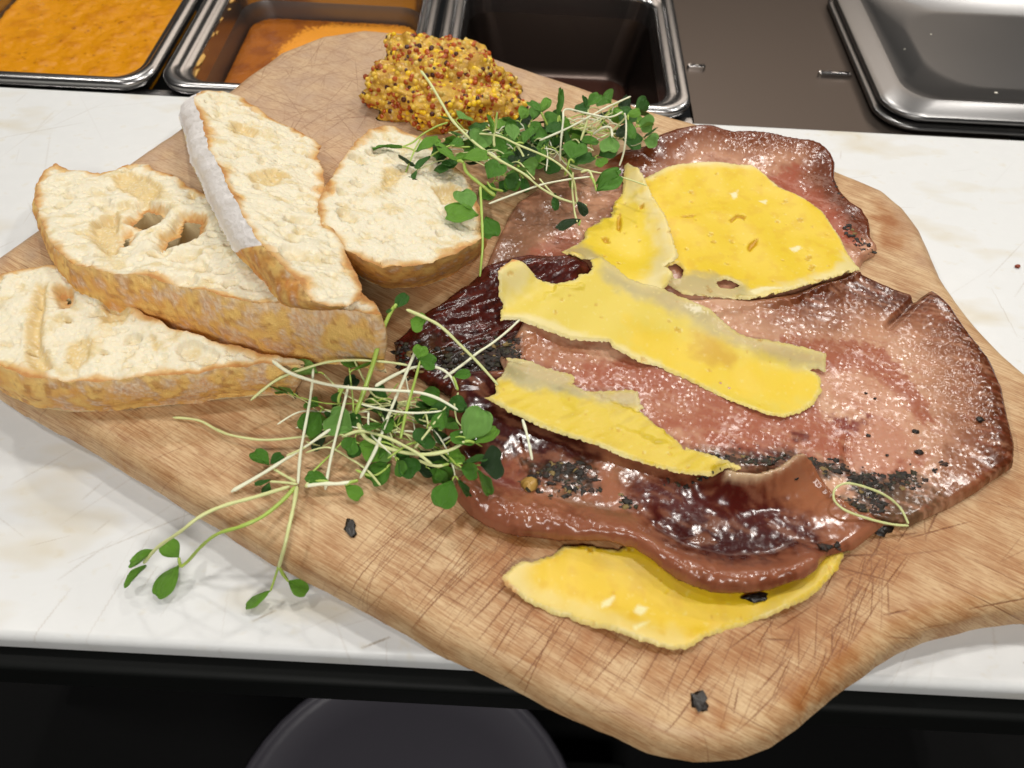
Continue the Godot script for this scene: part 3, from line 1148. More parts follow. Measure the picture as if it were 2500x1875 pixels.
	for j in s.nz:
		for i in s.nx:
			var k := j * s.nx + i
			if s.sd[k] > 0.0:
				var q := frame * Vector3(s.x0 + i * s.c, s.up[k], s.z0 + j * s.c)
				h_raise(q.x, q.z, q.y)

func breads() -> void:
	slice("long pale bread slice at the bottom of the fan, lying nearest the board's edge", Transform3D(Vector3(0.9998, 0.0191, -0.0009), Vector3(-0.0191, 0.9988, -0.0449), Vector3(0.0000, 0.0449, 0.9990), Vector3(-0.1556, 0.0403, -0.1853)),
		A([-60.8, -34.8, -54.8, -36.9, -48.5, -40.3, -41.5, -42.2, -36.5, -43.3, -30.1, -41.1, -14, -31.8, 3, -18.7, 22, -8.4, 39.7, -2.4, 58.9, 2.3, 73.7, 5.3, 76.9, 7.2, 67.4, 8.5, 53.9, 10.3, 40.7, 12.8, 27.8, 15.7, 14.7, 17.9, 4.4, 19.7, -8.2, 20.8, -19, 19.6, -26.9, 17.3, -35, 14.8, -42, 10.5, -49.7, 0.4, -57, -14.3, -61.4, -28.1]),
		Vector3(-0.0061, -0.0190, -0.0005),
		[A([-30, -27.1, -27.6, -26.6, -24.4, -20.3, -25.8, -19.7])],
		[[A([-41.7, -30.3, -36.5, -30.6, -30, -13.7, -25, 1.1, -14.2, 14.6, -19.9, 17.6, -27, 12.5, -34.2, -3.4, -38.4, -18.5]), 0.0035], [A([-12.9, -23.1, -6.7, -24.5, 3.4, -17.6, 2.7, -11.4, -6.3, -7.9]), 0.004], [A([-14.8, 1.5, -11.1, -1.6, -5, -1, -2.4, 9.4, -6.7, 16, -12.3, 10.8]), 0.0015], [A([15.1, -5, 18.6, -1.3, 20.5, 4.4, 18.4, 3.5]), 0.003]],
		300, func(p: Vector3, _out: Vector3) -> float: return clampf((p.x + 0.01) * 9.0, -0.5, 0.30), -0.05)
	slice("large bread slice with torn holes through its crumb and floury golden crust", Transform3D(Vector3(0.9997, 0.0245, -0.0065), Vector3(-0.0253, 0.9664, -0.2558), Vector3(0.0000, 0.2558, 0.9667), Vector3(-0.1380, 0.0443, -0.2429)),
		A([-96.6, -72.7, -87.6, -66, -75.5, -61.8, -68.5, -60.7, -64.6, -66.3, -62.2, -71.2, -57, -74.4, -50, -73.5, -45, -66.7, -39.2, -64.8, -33.9, -62, -29, -57.4, -21.6, -49.5, -14.3, -45.3, -6.6, -37, 8.2, -23.2, 28.4, -2.7, 47.8, 17.4, 66.2, 32.7, 79.1, 43.1, 85.3, 50.7, 89.5, 59.3, 81.7, 57.2, 65.3, 53.7, 59.8, 53.4, 52.6, 52.6, 42.8, 51.8, 31.9, 50.1, 19.9, 45.9, 7.4, 40.7, -5.1, 36.3, -12.8, 35.3, -17.6, 36, -28.7, 32.3, -35.1, 29.8, -42.3, 25.7, -51.8, 15.7, -64.2, 0.6, -74.1, -14, -83.7, -28.7, -92.3, -46.8, -96.7, -62.1]),
		Vector3(-0.0001, -0.0265, -0.0014),
		[A([-33.6, -29.1, -23.9, -23.9, -22.9, -17.3, -25.4, -5.4, -29.1, -11.4, -33.5, -13.9]), A([-12.7, -19.9, -4.6, -18.2, -0.5, -4.3, -3.7, 5.3, -7.4, 8, -10.7, 9.5, -12.1, -0.1, -9.4, -5.5]), A([-31.4, 1.1, -30.4, -4.2, -27.7, 4.3, -28, 8])],
		[[A([-50.2, -10, -44.7, -23.5, -38.2, -16.3, -30.7, 4.5, -24.4, 17.2, -25.4, 23.4, -35.5, 14.7, -43.7, 5.3]), 0.0035], [A([-62.6, -57.7, -55.8, -65, -44.1, -59, -31.1, -46.7, -27.3, -32.5, -36.5, -31.9, -51.7, -43.2]), 0.0022], [A([-15.9, -14.1, -12.4, -19, -8.6, -5.6, -12.1, -0.1]), 0.003], [A([-19.2, -45.4, -13.4, -41.6, -13.1, -33.5, -17.9, -37.2]), 0.004]],
		340, func(p: Vector3, _out: Vector3) -> float: return clampf((p.x + 0.02) * 7.0, -0.4, 0.34), -0.05, 0.0014, 0.45)
	slice("narrow pointed bread slice with white flour on its crust side", Transform3D(Vector3(0.9762, -0.2040, 0.0733), Vector3(0.2168, 0.9186, -0.3303), Vector3(-0.0000, 0.3383, 0.9410), Vector3(-0.1094, 0.0510, -0.2829)),
		A([-62.2, -67.5, -62.2, -76.8, -54.2, -84.5, -42.1, -81.3, -28.5, -68.8, -10.9, -57.2, 1.3, -48.9, 8.7, -42.2, 10.5, -26.9, 14.3, -16.6, 19.8, -0.5, 25.5, 21.5, 33.5, 45.8, 44.4, 68.3, 55.1, 90.8, 56.8, 101.9, 53.9, 109.1, 48.6, 113.6, 41.7, 111, 34.7, 100.6, 25.4, 90.2, 12.5, 75, -0.4, 54.8, -15.6, 28.1, -30.2, 2.3, -48.3, -35.3, -58.2, -54.5]),
		Vector3(-0.0167, -0.0190, -0.0251), [],
		[[A([-36.6, -41.2, -29.2, -44.6, -20, -36.8, -19.8, -28.8, -29.6, -25.1]), 0.003], [A([-10.7, 17, -1.9, 2.8, 7, 8.5, 5.7, 22.1, -4.5, 27.4]), 0.002]],
		380, func(p: Vector3, out: Vector3) -> float: return 1.5 if out.x < -0.25 and p.z < 0.080 else -0.2, 0.10, 0.0018)
	slice("half round bread slice whose top touches the mustard and microgreens", Transform3D(Vector3(0.9805, -0.1929, 0.0384), Vector3(0.1967, 0.9616, -0.1913), Vector3(0.0000, 0.1951, 0.9808), Vector3(-0.0550, 0.0483, -0.2781)),
		A([-17.2, -52.2, -21.9, -46.1, -25.8, -30.5, -27.6, -12, -28.8, 2.6, -29.7, 16.2, -29.6, 28.5, -27.7, 39.4, -24.2, 47.1, -19.3, 52.5, -13.2, 60.3, -5.1, 65.3, 3.1, 66, 11.7, 62.9, 20.2, 56.8, 28.7, 48.1, 36.5, 35.8, 41, 24.4, 38.1, 11.2, 34.6, -4.4, 27.7, -21.8, 14.4, -42.4, 1.4, -53.5, -10.8, -56.5]),
		Vector3(0.0016, -0.0273, -0.0246), [],
		[[A([12.9, -5, 23, -12.3, 31.5, -2.9, 29.1, 7, 19.6, 7.2]), 0.0035], [A([-9.5, -12.1, 1.8, -15.6, -2, 2.4, -6.8, 11.3]), 0.002]],
		420, func(p: Vector3, _out: Vector3) -> float: return -0.1, 0.06, 0.0018)

# ---------------------------------------------------------------- cured pork
func meat_mat(rough: float, bump: float) -> StandardMaterial3D:
	var drops := noise_map(91, 0.030, 1, FastNoiseLite.TYPE_CELLULAR, 512, false, 4.0, FastNoiseLite.RETURN_DISTANCE)
	var ramp := Gradient.new()
	ramp.set_color(0, Color(1, 1, 1))
	ramp.set_offset(0, 0.0)
	ramp.set_color(1, Color(0, 0, 0))
	ramp.set_offset(1, 0.40)
	drops.color_ramp = ramp
	var m := mat(Color(0.835, 0.765, 0.70), rough, true, drops, bump, 21.0)
	m.normal_enabled = true
	m.normal_texture = noise_map(92, 0.03, 2, FastNoiseLite.TYPE_SIMPLEX_SMOOTH, 512, true, 3.0)
	m.normal_scale = 0.12
	m.subsurf_scatter_enabled = true
	m.subsurf_scatter_strength = 0.05
	return m

func lay(called: String, label: String, category: String, s: Sheet, thick: float, edge_r: float, m: Material, group: String) -> MeshInstance3D:
	var mid := Vector3(s.x0 + s.nx * s.c / 2, BOARD_TOP, s.z0 + s.nz * s.c / 2)
	var t := thing(called, label, category, mid, group)
	var o := obj("slab", s.mesh(thick, edge_r, mid), m, t)
	pile(s, thick)
	return o

func herbs(parent: Node3D, line: PackedVector2Array, spread: float, n: int, size: float, seed_: int, lift := 0.0) -> void:
	var r := RandomNumberGenerator.new()
	r.seed = seed_
	var places := []
	var cols := []
	for k in int(n * 0.8):
		var t := r.randf() * (line.size() - 1.001)
		var p := line[int(t)].lerp(line[int(t) + 1], t - int(t)) + Vector2(r.randfn(0, spread), r.randfn(0, spread))
		var y := h_at(p.x, p.y) + lift - 0.0004
		var sc := size * pow(r.randf(), 1.6) * 2.4 + 0.0003
		var b := Basis.from_euler(Vector3(r.randf() * TAU, r.randf() * TAU, r.randf() * TAU)).scaled(Vector3(sc * r.randf_range(0.7, 1.8), sc * 0.7, sc))
		places.append(Transform3D(b, Vector3(p.x, y, p.y) - parent.position))
		var c := lin(42, 35, 26)
		var pick := r.randf()
		if pick > 0.94:
			c = lin(150, 125, 70)
		elif pick > 0.75:
			c = lin(58, 54, 28)
		elif pick > 0.6:
			c = lin(64, 38, 24)
		cols.append(c)
	var m := mat(Color(0.85, 0.85, 0.85), 0.6, true)
	scatter("herb_crust", parent, lump_mesh(seed_, 0.55, 0.7, 5, 7), m, places, cols)

func meats() -> void:
	var bread_heights := H.duplicate()
	for k in H.size():
		if H[k] > BOARD_TOP + 0.004:
			H[k] = BOARD_TOP
	var group := "slices of cured pork piled on the board"
	var wet := meat_mat(0.23, 0.013)
	var fine := noise(501, 0.22, 3)
	var mid := noise(502, 0.07, 3)
	var fat := lin(226, 182, 158)
	var pink := lin(198, 120, 102)
	var rind := lin(122, 66, 40)
	# the bottom cheese lies under the pork
	cheese_bottom()
	# back slice
	var s := Sheet.new(A([-17.2, -242.1, -15.6, -250.1, -13.6, -258.5, -10.1, -272.6, -6.3, -287.4, -2.2, -298.2, 5.3, -307.2, 20.8, -319.7, 37, -330.1, 52.1, -343.3, 62.6, -344.8, 70.1, -352, 79.2, -358.5, 88, -360.5, 99.9, -361.6, 111.2, -358.6, 121.4, -358, 133, -357.8, 145.6, -354.8, 155.7, -352.5, 160.5, -345.9, 161.9, -339.9, 160, -329.7, 161.6, -320, 164.4, -311.1, 169.1, -307, 170.6, -299, 168.2, -286, 170.6, -280.5, 168.7, -276.6, 161.8, -271.3, 152.1, -253.7, 117.4, -234.2, 76.1, -223.2, 26.7, -222.4, -2.9, -225.6]), 0.0008, 0.012, fat)
	s.mottle(lin(176, 122, 100), mid, -0.1, 0.5, 0.7)
	s.region(A([122.1, -325.6, 140.9, -336.2, 152.1, -334.9, 158.3, -324.1, 164.7, -303.2, 161.7, -279.1, 151.1, -278.3, 144.5, -297.5, 134, -313.4]), lin(188, 100, 80), 0.003, fine, 0.004, 0.8)
	s.region(A([-24.9, -229.5, -10.9, -242.2, 1.8, -252.5, 15, -259.3, 21.7, -261.7, 8.1, -266.6, -9.1, -271.3]), lin(150, 112, 92), 0.006, mid, 0.006, 0.8)
	s.region(A([-14.7, -253.2, -10, -271.4, -3.4, -288.7, 9.2, -299.1, 20.7, -302.4, 25.3, -288.7, 13.4, -271.1, 2.7, -262.8, -8.6, -243.6]), lin(160, 124, 104), 0.005, mid, 0.006, 0.9)
	s.region(A([6.3, -263.1, 17.1, -273.5, 25.2, -278.6, 30.8, -262.9, 20.7, -253.8, 12.2, -254.2, 3, -252.5]), lin(190, 118, 100), 0.004, fine, 0.004, 0.8)
	s.stroke(A([54.8, -334.3, 62.6, -344.8, 70.4, -353.5, 79.9, -361.5, 89.1, -365.1, 101.2, -366.2, 112.7, -363.2, 122.9, -362.6, 134.7, -362.4, 147.5, -359.3, 157, -355.5, 161.2, -347.4, 161.9, -339.9, 159.3, -328.3]), lin(156, 98, 70), 0.017, 0.007, mid, 0.004)
	s.stroke(A([54.8, -334.3, 62.6, -344.8, 70.4, -353.5, 79.9, -361.5, 89.1, -365.1, 101.2, -366.2, 112.7, -363.2, 122.9, -362.6, 134.7, -362.4, 147.5, -359.3, 157, -355.5, 161.2, -347.4, 161.9, -339.9, 159.3, -328.3, 160.3, -317.3, 166.3, -302, 167.1, -292.9]), rind, 0.0100, 0.005, fine, 0.003)
	s.mottle(lin(214, 170, 150), noise(503, 0.4, 2), 0.3, 0.7, 0.2)
	s.ridge(A([70.5, -349.1, 86, -359, 108.3, -359.8, 130, -356.7, 149.5, -351.1]), 0.006, 0.014)
	s.bumps(noise(508, 0.045, 1), 0.0010)
	s.patch(A([108.5, -363.3, 137.8, -360.9, 157.8, -350.4, 155.3, -338.4, 127.5, -343, 103.3, -345.7]), noise(506, 0.32, 2), 0.0006, 0.005)
	s.patch(A([-8.7, -273.7, 1.9, -287.9, 16.9, -292.6, 17, -275.7, 6.2, -264.1, -7.7, -254.7]), noise(506, 0.40, 2), 0.0003, 0.005)
	drape(s, 3)
	var o := lay("pork_slice", "cured pork slice at the back of the pile with a dark brown rind", "meat", s, 0.0042, 0.0032, wet, group)
	herbs(o.get_parent(), A([157.7, -291.6, 159.4, -285.8, 161, -280.1, 162.9, -274.6]), 0.0018, 76, 0.0011, 504)
	herbs(o.get_parent(), A([157.6, -325.4, 160.5, -308.3, 163.1, -292.1]), 0.0008, 30, 0.0007, 505)

	# dark lean fold beside the bread
	s = Sheet.new(A([-49.6, -206.5, -47.9, -207.9, -43.2, -213.5, -37.5, -218.1, -32.9, -221.8, -25.6, -231, -19.6, -236.8, -14.8, -241.7, -8.6, -247.3, 0.4, -250.6, 11.6, -251.1, 21.5, -251.7, 30.1, -251.4, 33.4, -246.7, 32.5, -242.5, 27.9, -239.4, 27.8, -231.4, 18.3, -219.5, 9.3, -207.4, 3.5, -199.1, 0.8, -191.2, -4.7, -183.4, -13.1, -179.2, -23, -180, -30.9, -183.9, -39, -189.3, -45.7, -191.1, -48.9, -199.4]), 0.0008, 0.012, lin(88, 36, 30))
	s.mottle(lin(118, 54, 44), noise(511, 0.16, 3), 0.0, 0.5, 0.9, 0.35, 1.6, -0.5)
	s.mottle(lin(50, 20, 20), noise(512, 0.3, 3), 0.15, 0.5, 0.8, 0.3, 1.6, -0.5)
	s.region(A([-42.1, -204, -33.3, -206.2, -20.9, -203.8, -12.5, -206, -5.2, -204.9, -1.1, -195.8, -7.9, -189.2, -22.5, -187.5, -37.9, -193.3]), lin(40, 26, 20), 0.005, fine, 0.006)
	s.region(A([-37.3, -204.3, -28.1, -203.3, -26.6, -200.3, -33.7, -199]), lin(108, 74, 48), 0.003, fine, 0.004, 0.8)
	s.stroke(A([-14.7, -239.7, -8.5, -245.2, 0.4, -248.5, 11.5, -249, 29.8, -249.3]), lin(110, 58, 54), 0.003, 0.002, fine, 0.002, 0.7)
	s.ridge(A([-34.1, -215, -22.8, -227.7, -10.8, -239.3, 1.9, -244.8, 21.5, -246.3]), 0.007, 0.010)
	s.bumps(noise(513, 0.16, 3), 0.0013, 0.35, 1.6, -0.5)
	s.bumps(fine, 0.0002)
	drape(s, 3)
	o = lay("pork_slice", "dark maroon folded pork slice beside the bread", "meat", s, 0.0040, 0.004, meat_mat(0.25, 0.010), group)
	herbs(o.get_parent(), A([-47.3, -202, -39.2, -194.7, -30.3, -195.3, -21.6, -197.5, -14.3, -196.4, -8.5, -199.9, -3.9, -203.4, -0.9, -205.2]), 0.0035, 494, 0.0011, 514)
	herbs(o.get_parent(), A([-12.1, -199.7, -7.2, -196.9, -2.5, -200.3]), 0.0040, 228, 0.0012, 515)

	# large main slice
	var rim_line := A([126.1, -242.5, 153.7, -256.7, 167, -251.8, 175.5, -245.3, 185, -249.7, 191, -239.4, 194.3, -221.5, 197.7, -208.6, 198, -194.2, 193.6, -178.2, 190.8, -165.2, 186.6, -155.8])
	s = Sheet.new(A([32.5, -233, 76.5, -233.9, 108.9, -236.8, 126.3, -243.7, 153.9, -257.3, 167.2, -252.4, 175.7, -247.3, 177, -243.4, 185.1, -250.3, 191, -239.4, 194.3, -221.5, 197.9, -209.1, 198.9, -195.1, 195.6, -179.7, 194.2, -168, 191.7, -159.8, 183, -154.4, 174.7, -148.5, 164.7, -142.7, 153.3, -136.9, 145.4, -132.7, 134.6, -132.9, 127.7, -135.2, 116.6, -140.2, 108.3, -149.1, 98.6, -151.5, 84.6, -148.6, 68.2, -152.6, 51.6, -159.7, 34.6, -167, 13.4, -175.4, -2.3, -187.9, -5.5, -196.7, -0.7, -206.9, 3.2, -215.4, 16.6, -229.6]), 0.0008, 0.014, lin(244, 208, 184))
	s.mottle(lin(226, 180, 154), mid, -0.1, 0.5, 0.7)
	s.region(A([111.9, -215.8, 118.7, -219.4, 129.3, -218.1, 144.7, -218.1, 153.9, -214.7, 159.5, -207.1, 161.9, -196.7, 165.4, -185.8, 166.3, -177, 159.8, -176.6, 155.5, -187, 148.3, -195.8, 140.9, -201.9, 125.1, -198, 111.5, -204.8]), lin(186, 108, 82), 0.0016, fine, 0.004, 0.9)
	s.region(A([-0.3, -205.7, 35.4, -204.5, 72.2, -196, 106.7, -182.2, 134.9, -179.6, 151.3, -174.1, 154.9, -161.7, 153.1, -149.6, 134.3, -148.5, 112.2, -155, 85.3, -157.4, 51.8, -167.7, 25.7, -176.9, 2.3, -186.7]), lin(186, 106, 84), 0.004, mid, 0.010, 0.85)
	s.region(A([-0.6, -209.8, 9.1, -208.9, 27.3, -205.3, 33.2, -201, 24.2, -194.2, 9.5, -193.2, 0.5, -195.7]), lin(204, 152, 122), 0.004, fine, 0.006, 0.9)
	s.region(A([50, -181.9, 72, -187, 70.5, -172.6, 54.8, -169.5, 50.5, -172.7]), lin(210, 154, 130), 0.005, fine, 0.006, 0.8)
	s.region(A([125.1, -198, 141.1, -202.9, 150.1, -194, 157.2, -185.3, 157.3, -167.9, 142.7, -152.4, 128.7, -150, 130.4, -166.2, 140, -179.7, 129.7, -185.3]), lin(236, 188, 168), 0.004, fine, 0.006, 0.75)
	s.region(A([126.2, -178.8, 130.6, -176.5, 139.7, -178.8, 138.9, -175.3, 130.5, -169.6, 127.5, -172]), lin(140, 50, 44), 0.0016, fine, 0.005, 0.85)
	s.region(A([108, -169.4, 112.4, -170.1, 115.4, -167.8, 114.2, -165.2, 109.3, -164.9]), lin(112, 40, 36), 0.0008, fine, 0.001, 0.9)
	s.region(A([73.7, -159, 83.5, -160.5, 94, -161.1, 105.5, -159.4, 110.4, -156.4, 96.2, -153.1, 75.9, -154.3]), lin(112, 44, 38), 0.003, fine, 0.005, 0.8)
	s.region(A([128.6, -146.5, 142.7, -148.9, 156, -148.1, 164.8, -154.9, 169.9, -149.8, 176.6, -149.4, 164, -141.8, 147.7, -131.2, 134.2, -129, 131.4, -136.1]), lin(96, 70, 44), 0.004, fine, 0.006, 0.9)
	s.region(A([167.2, -167.3, 171.4, -165.1, 171.8, -161.8, 166.1, -159, 165.2, -163.1]), lin(134, 84, 34), 0.0015, fine, 0.002, 0.8)
	s.stroke(rim_line, lin(172, 116, 86), 0.027, 0.013, mid, 0.008, 0.8)
	s.stroke(rim_line, lin(140, 84, 54), 0.0160, 0.009, mid, 0.004, 0.9)
	s.stroke(rim_line, lin(98, 52, 30), 0.0075, 0.005, fine, 0.002, 0.9)
	s.region(A([139.8, -249.8, 156.4, -259.3, 169.3, -252.6, 177.4, -241.2, 167.9, -232.3, 153.7, -239.5]), lin(106, 62, 46), 0.005, mid, 0.005, 0.85)
	s.stroke(A([177.4, -244.6, 170.1, -236.5, 161.1, -229.1]), lin(84, 44, 32), 0.0004, 0.0006)
	s.stroke(A([129.7, -167.7, 127.7, -163.4, 127.6, -158.5, 128.2, -152.1, 125.7, -144.2]), lin(124, 60, 46), 0.0004, 0.0007, fine, 0.001)
	for q: PackedVector2Array in [A([113, -155.4, 117.2, -152.5, 124.4, -154.5]), A([127.5, -149.9, 133.7, -150.3, 137.3, -148.2, 129, -144.6]), A([139.8, -147.6, 145.3, -150.2, 150.6, -149.8]), A([119.5, -138, 127.5, -138.5, 133.9, -142.6, 133.9, -137.3]), A([73.1, -155.4, 83.3, -155.2, 95.7, -155.2, 104.5, -158.1]), A([-5.2, -204.9, -2.5, -200.3, -0.5, -195.8, 0.4, -203.7])]:
		s.stroke(q, lin(46, 34, 24), 0.0030, 0.0025, fine, 0.004, 0.85)
	s.mottle(lin(226, 178, 152), noise(541, 0.20, 3), 0.05, 0.5, 0.45, 0.25, 1.5, 0.35)
	s.mottle(lin(176, 98, 76), noise(542, 0.22, 3), 0.15, 0.6, 0.35, 0.25, 1.5, 0.35)
	s.mottle(lin(228, 188, 164), noise(521, 0.30, 2), 0.3, 0.7, 0.25)
	s.ridge(A([182.6, -241.6, 188.5, -215.4, 188.9, -193.6, 185, -171.2]), 0.004, 0.012)
	s.ridge(A([177.4, -244.6, 168.7, -235.1, 160.4, -226.4]), -0.0022, 0.0014)
	s.ridge(A([129.7, -167.7, 127.7, -163.4, 127.6, -158.5, 128.2, -152.1]), -0.0008, 0.0012)
	s.bumps(noise(525, 0.035, 1), 0.0010)
	s.patch(A([173.9, -224.1, 188.9, -229.4, 195.2, -215.3, 195.4, -197.8, 191.9, -179.4, 182.5, -168.5, 173.4, -173, 172.7, -187, 167.2, -200.7, 162, -209.1]), noise(522, 0.32, 2), 0.0007, 0.006)
	s.bumps(noise(524, 0.30, 2), 0.00010)
	drape(s, 4)
	o = lay("pork_slice", "largest pink pork slice with a wet brown rind beside the board handle", "meat", s, 0.0046, 0.0034, wet, group)
	var main := o.get_parent()
	herbs(main, A([113, -155.4, 117.2, -152.5, 124.4, -154.5]), 0.0016, 114, 0.0010, 523)
	herbs(main, A([127.5, -149.9, 133.7, -150.3, 137.3, -148.2, 129, -144.6]), 0.0022, 209, 0.0011, 524)
	herbs(main, A([139.8, -147.6, 145.3, -150.2, 147.1, -151.9, 150.6, -149.8]), 0.0018, 133, 0.0010, 525)
	herbs(main, A([119.5, -138, 127.5, -138.5, 133.9, -142.6, 133.9, -137.3]), 0.0022, 171, 0.0011, 526)
	herbs(main, A([164.8, -159.8, 157.9, -153, 154.4, -150.4]), 0.0010, 45, 0.0009, 527)
	herbs(main, A([73.1, -155.4, 83.3, -155.2, 95.7, -155.2, 104.5, -158.1]), 0.0012, 209, 0.0009, 528)
	herbs(main, A([-5.2, -204.9, -2.5, -200.3, -0.5, -195.8, 0.4, -203.7]), 0.0022, 152, 0.0010, 529)

	# front folded slice
	s = Sheet.new(A([-20.8, -187.7, -12.6, -189, -6.7, -188.5, 1.6, -188.4, 15.8, -184.9, 30.4, -179.3, 44.5, -172.4, 58.1, -163, 65.4, -152.3, 80.6, -143.8, 88.6, -144.1, 96.7, -146.7, 101.6, -150.1, 105, -151.5, 107.2, -151.1, 110.3, -150.5, 114.4, -146.7, 118.6, -141.4, 126.3, -135.5, 132.8, -133.2, 134.9, -131.5, 127.8, -126, 122.9, -122.2, 117.5, -119.7, 111.5, -117.7, 107.5, -113.7, 104.8, -110.6, 100.2, -107.3, 88.7, -103.6, 80.7, -102.1, 69.2, -102.1, 61.6, -104.2, 56.4, -107.1, 49.8, -112.4, 44.4, -116.6, 34.9, -118.6, 26.9, -118.4, 10.8, -119.5, 5.2, -119.7, -5.1, -122.8, -12.2, -126.9, -17.3, -132, -19, -136, -18.3, -140.9, -13.5, -144.9, -16, -149.3, -20.9, -155, -24.4, -161.8, -26, -170.7, -23.2, -181.5]), 0.0008, 0.014, lin(184, 128, 102))
	s.mottle(lin(140, 86, 66), mid, -0.1, 0.5, 0.7)
	s.region(A([-28.2, -185.6, -5.6, -189.4, 9.9, -185.9, 27.3, -177.6, 34.1, -153, 26.9, -149.3, 10.7, -149, -5.8, -151.8, -15.4, -148.6, -19.3, -169.7]), lin(78, 34, 34), 0.005, mid, 0.008)
	s.region(A([-20.7, -186.9, -7.7, -186.2, -5, -179.1, -11.8, -177.2, -19.1, -181.8]), lin(66, 24, 26), 0.003, fine, 0.004)
	s.region(A([-15.8, -147.3, -9, -150.3, 0.9, -149, 4.3, -144.8, 5.7, -135.2, -1.7, -135.9, -10.6, -142.6]), lin(132, 62, 58), 0.004, fine, 0.004, 0.8)
	s.region(A([83.6, -145.8, 90.4, -146.7, 103.7, -154.9, 110.9, -152.4, 115.9, -140.1, 118.3, -132, 111, -124.4, 106.9, -127.7, 98.4, -134.5, 86.1, -140.2]), lin(190, 132, 100), 0.005, mid, 0.005, 0.85)
	s.region(A([37.4, -153.7, 49, -147.5, 45.3, -142.4, 37.9, -144.8]), lin(190, 140, 104), 0.003, fine, 0.003, 0.8)
	s.region(A([44.3, -147.2, 60.7, -145.7, 81.6, -144.1, 97.6, -138.8, 107.9, -132, 111.6, -126, 109.7, -120.6, 102, -118, 89.6, -114.8, 77.5, -113, 66.7, -114.7, 57.7, -120.2, 51.1, -128.7, 44.9, -134.8]), lin(92, 36, 32), 0.006, fine, 0.004)
	s.region(A([52.8, -129.7, 67.5, -129.7, 83.4, -127, 99.3, -125.3, 108.2, -124.9, 102.2, -118.9, 89.7, -115.2, 77.6, -113.5, 67.6, -115.2, 58.6, -121.2]), lin(66, 18, 16), 0.006, fine, 0.004, 0.9)
	s.region(A([55.3, -141.1, 65.1, -138.8, 76.3, -134.8, 69.5, -133.5, 59.9, -135.7]), lin(104, 54, 54), 0.003, fine, 0.003, 0.7)
	s.region(A([5.3, -149.8, 16.3, -149.2, 30, -151.4, 32.6, -144.5, 31.4, -138.4, 19.1, -138.8, 8.3, -143.1]), lin(56, 44, 28), 0.003, fine, 0.005, 0.9)
	s.region(A([10.1, -137, 17.3, -139.2, 36.4, -132.2, 46.4, -127.6, 43.9, -125.7, 28.4, -130.9]), lin(142, 110, 82), 0.003, fine, 0.003, 0.7)
	s.stroke(A([-16.6, -130.9, -2.8, -124.7, 11.2, -122.1, 28.2, -119.7, 39.7, -118.7, 50.8, -112.7, 61.7, -106.9, 72.5, -103.6, 83.8, -105, 95.5, -108, 104.1, -114.1]), lin(170, 114, 92), 0.006, 0.003, fine, 0.003, 0.8)
	s.stroke(A([1.3, -119.8, 20.5, -117.6, 39.6, -114.5, 50.5, -107.9, 61.3, -103, 72.2, -101.3, 83.4, -102.7, 95.2, -106.4]), lin(138, 84, 60), 0.0016, 0.0014, fine, 0.002, 0.9)
	s.mottle(lin(176, 128, 108), noise(531, 0.4, 2), 0.36, 0.7, 0.2)
	s.ridge(A([-15.4, -135.5, -6.3, -130.6, 11.1, -126.4, 28.3, -123.1, 39.8, -121.2, 51, -115.2, 61.8, -108.5, 72.7, -105.6, 84, -106.6, 95.8, -109.6, 102.6, -114]), 0.0050, 0.0075)
	s.ridge(A([78.9, -143.7, 89.1, -145.7, 98, -149.1, 103.8, -153.4, 107.9, -155.2]), 0.0115, 0.0065)
	s.ridge(A([52.6, -126.1, 62.4, -118.8, 77.8, -115.4, 93.9, -117.1, 105.8, -121.2]), -0.0025, 0.0060)
	s.patch(A([-19.2, -133.8, -3, -128.5, 28.2, -124.3, 43.4, -118.4, 61.6, -108.1, 72.5, -105.6, 95.5, -110, 104.9, -112.1, 94.4, -103.7, 71.8, -100.1, 50.2, -105.9, 28.1, -115.9, -2.5, -119.1, -16.9, -125.1]), noise(536, 0.13, 2), 0.0011, 0.004)
	s.mottle(lin(184, 134, 110), noise(537, 0.14, 3), 0.05, 0.5, 0.45, 0.4, 1.2, 0.4)
	s.bumps(noise(535, 0.045, 1), 0.0009)
	s.patch(A([-7.2, -132.7, 28.3, -129.5, 32.8, -122.8, -2.7, -122.5]), noise(533, 0.28, 2), 0.0011, 0.005)
	s.patch(A([54.3, -110.9, 72.8, -108.7, 74.3, -102.6, 57.4, -103.2]), noise(533, 0.28, 2), 0.0011, 0.004)
	s.bumps(noise(532, 0.30, 2), 0.00010)
	s.stroke(A([79.1, -142.7, 88.4, -144.3, 97.1, -147.7, 102.9, -151.9, 107, -153.9]), lin(236, 220, 192), 0.0022, 0.0014, fine, 0.001, 0.95)
	drape(s, 3)
	o = lay("pork_slice", "front pork slice curled up into a pale fat lip, dark maroon in its middle", "meat", s, 0.0044, 0.0040, meat_mat(0.20, 0.006), group)
	var front := o.get_parent()
	herbs(front, A([6, -139.8, 13.9, -144, 22, -146.4, 28.6, -145.8, 32.5, -140.5, 23.6, -140.9, 14, -138.5]), 0.0022, 323, 0.0012, 533)
	herbs(front, A([20.4, -148.2, 30.3, -149.7, 17.2, -146.1]), 0.0012, 76, 0.0008, 534)
	herbs(front, A([42, -138.3, 42.7, -135.6, 44.1, -132.2]), 0.0012, 34, 0.0010, 535)
	herbs(front, A([57.8, -144.8, 64.9, -143.4, 76.4, -145]), 0.0008, 49, 0.0008, 536)
	for k in H.size():
		H[k] = maxf(H[k], bread_heights[k])
	herbs(front, A([119, -121.2, 109.4, -119.9]), 0.0008, 15, 0.0011, 537)

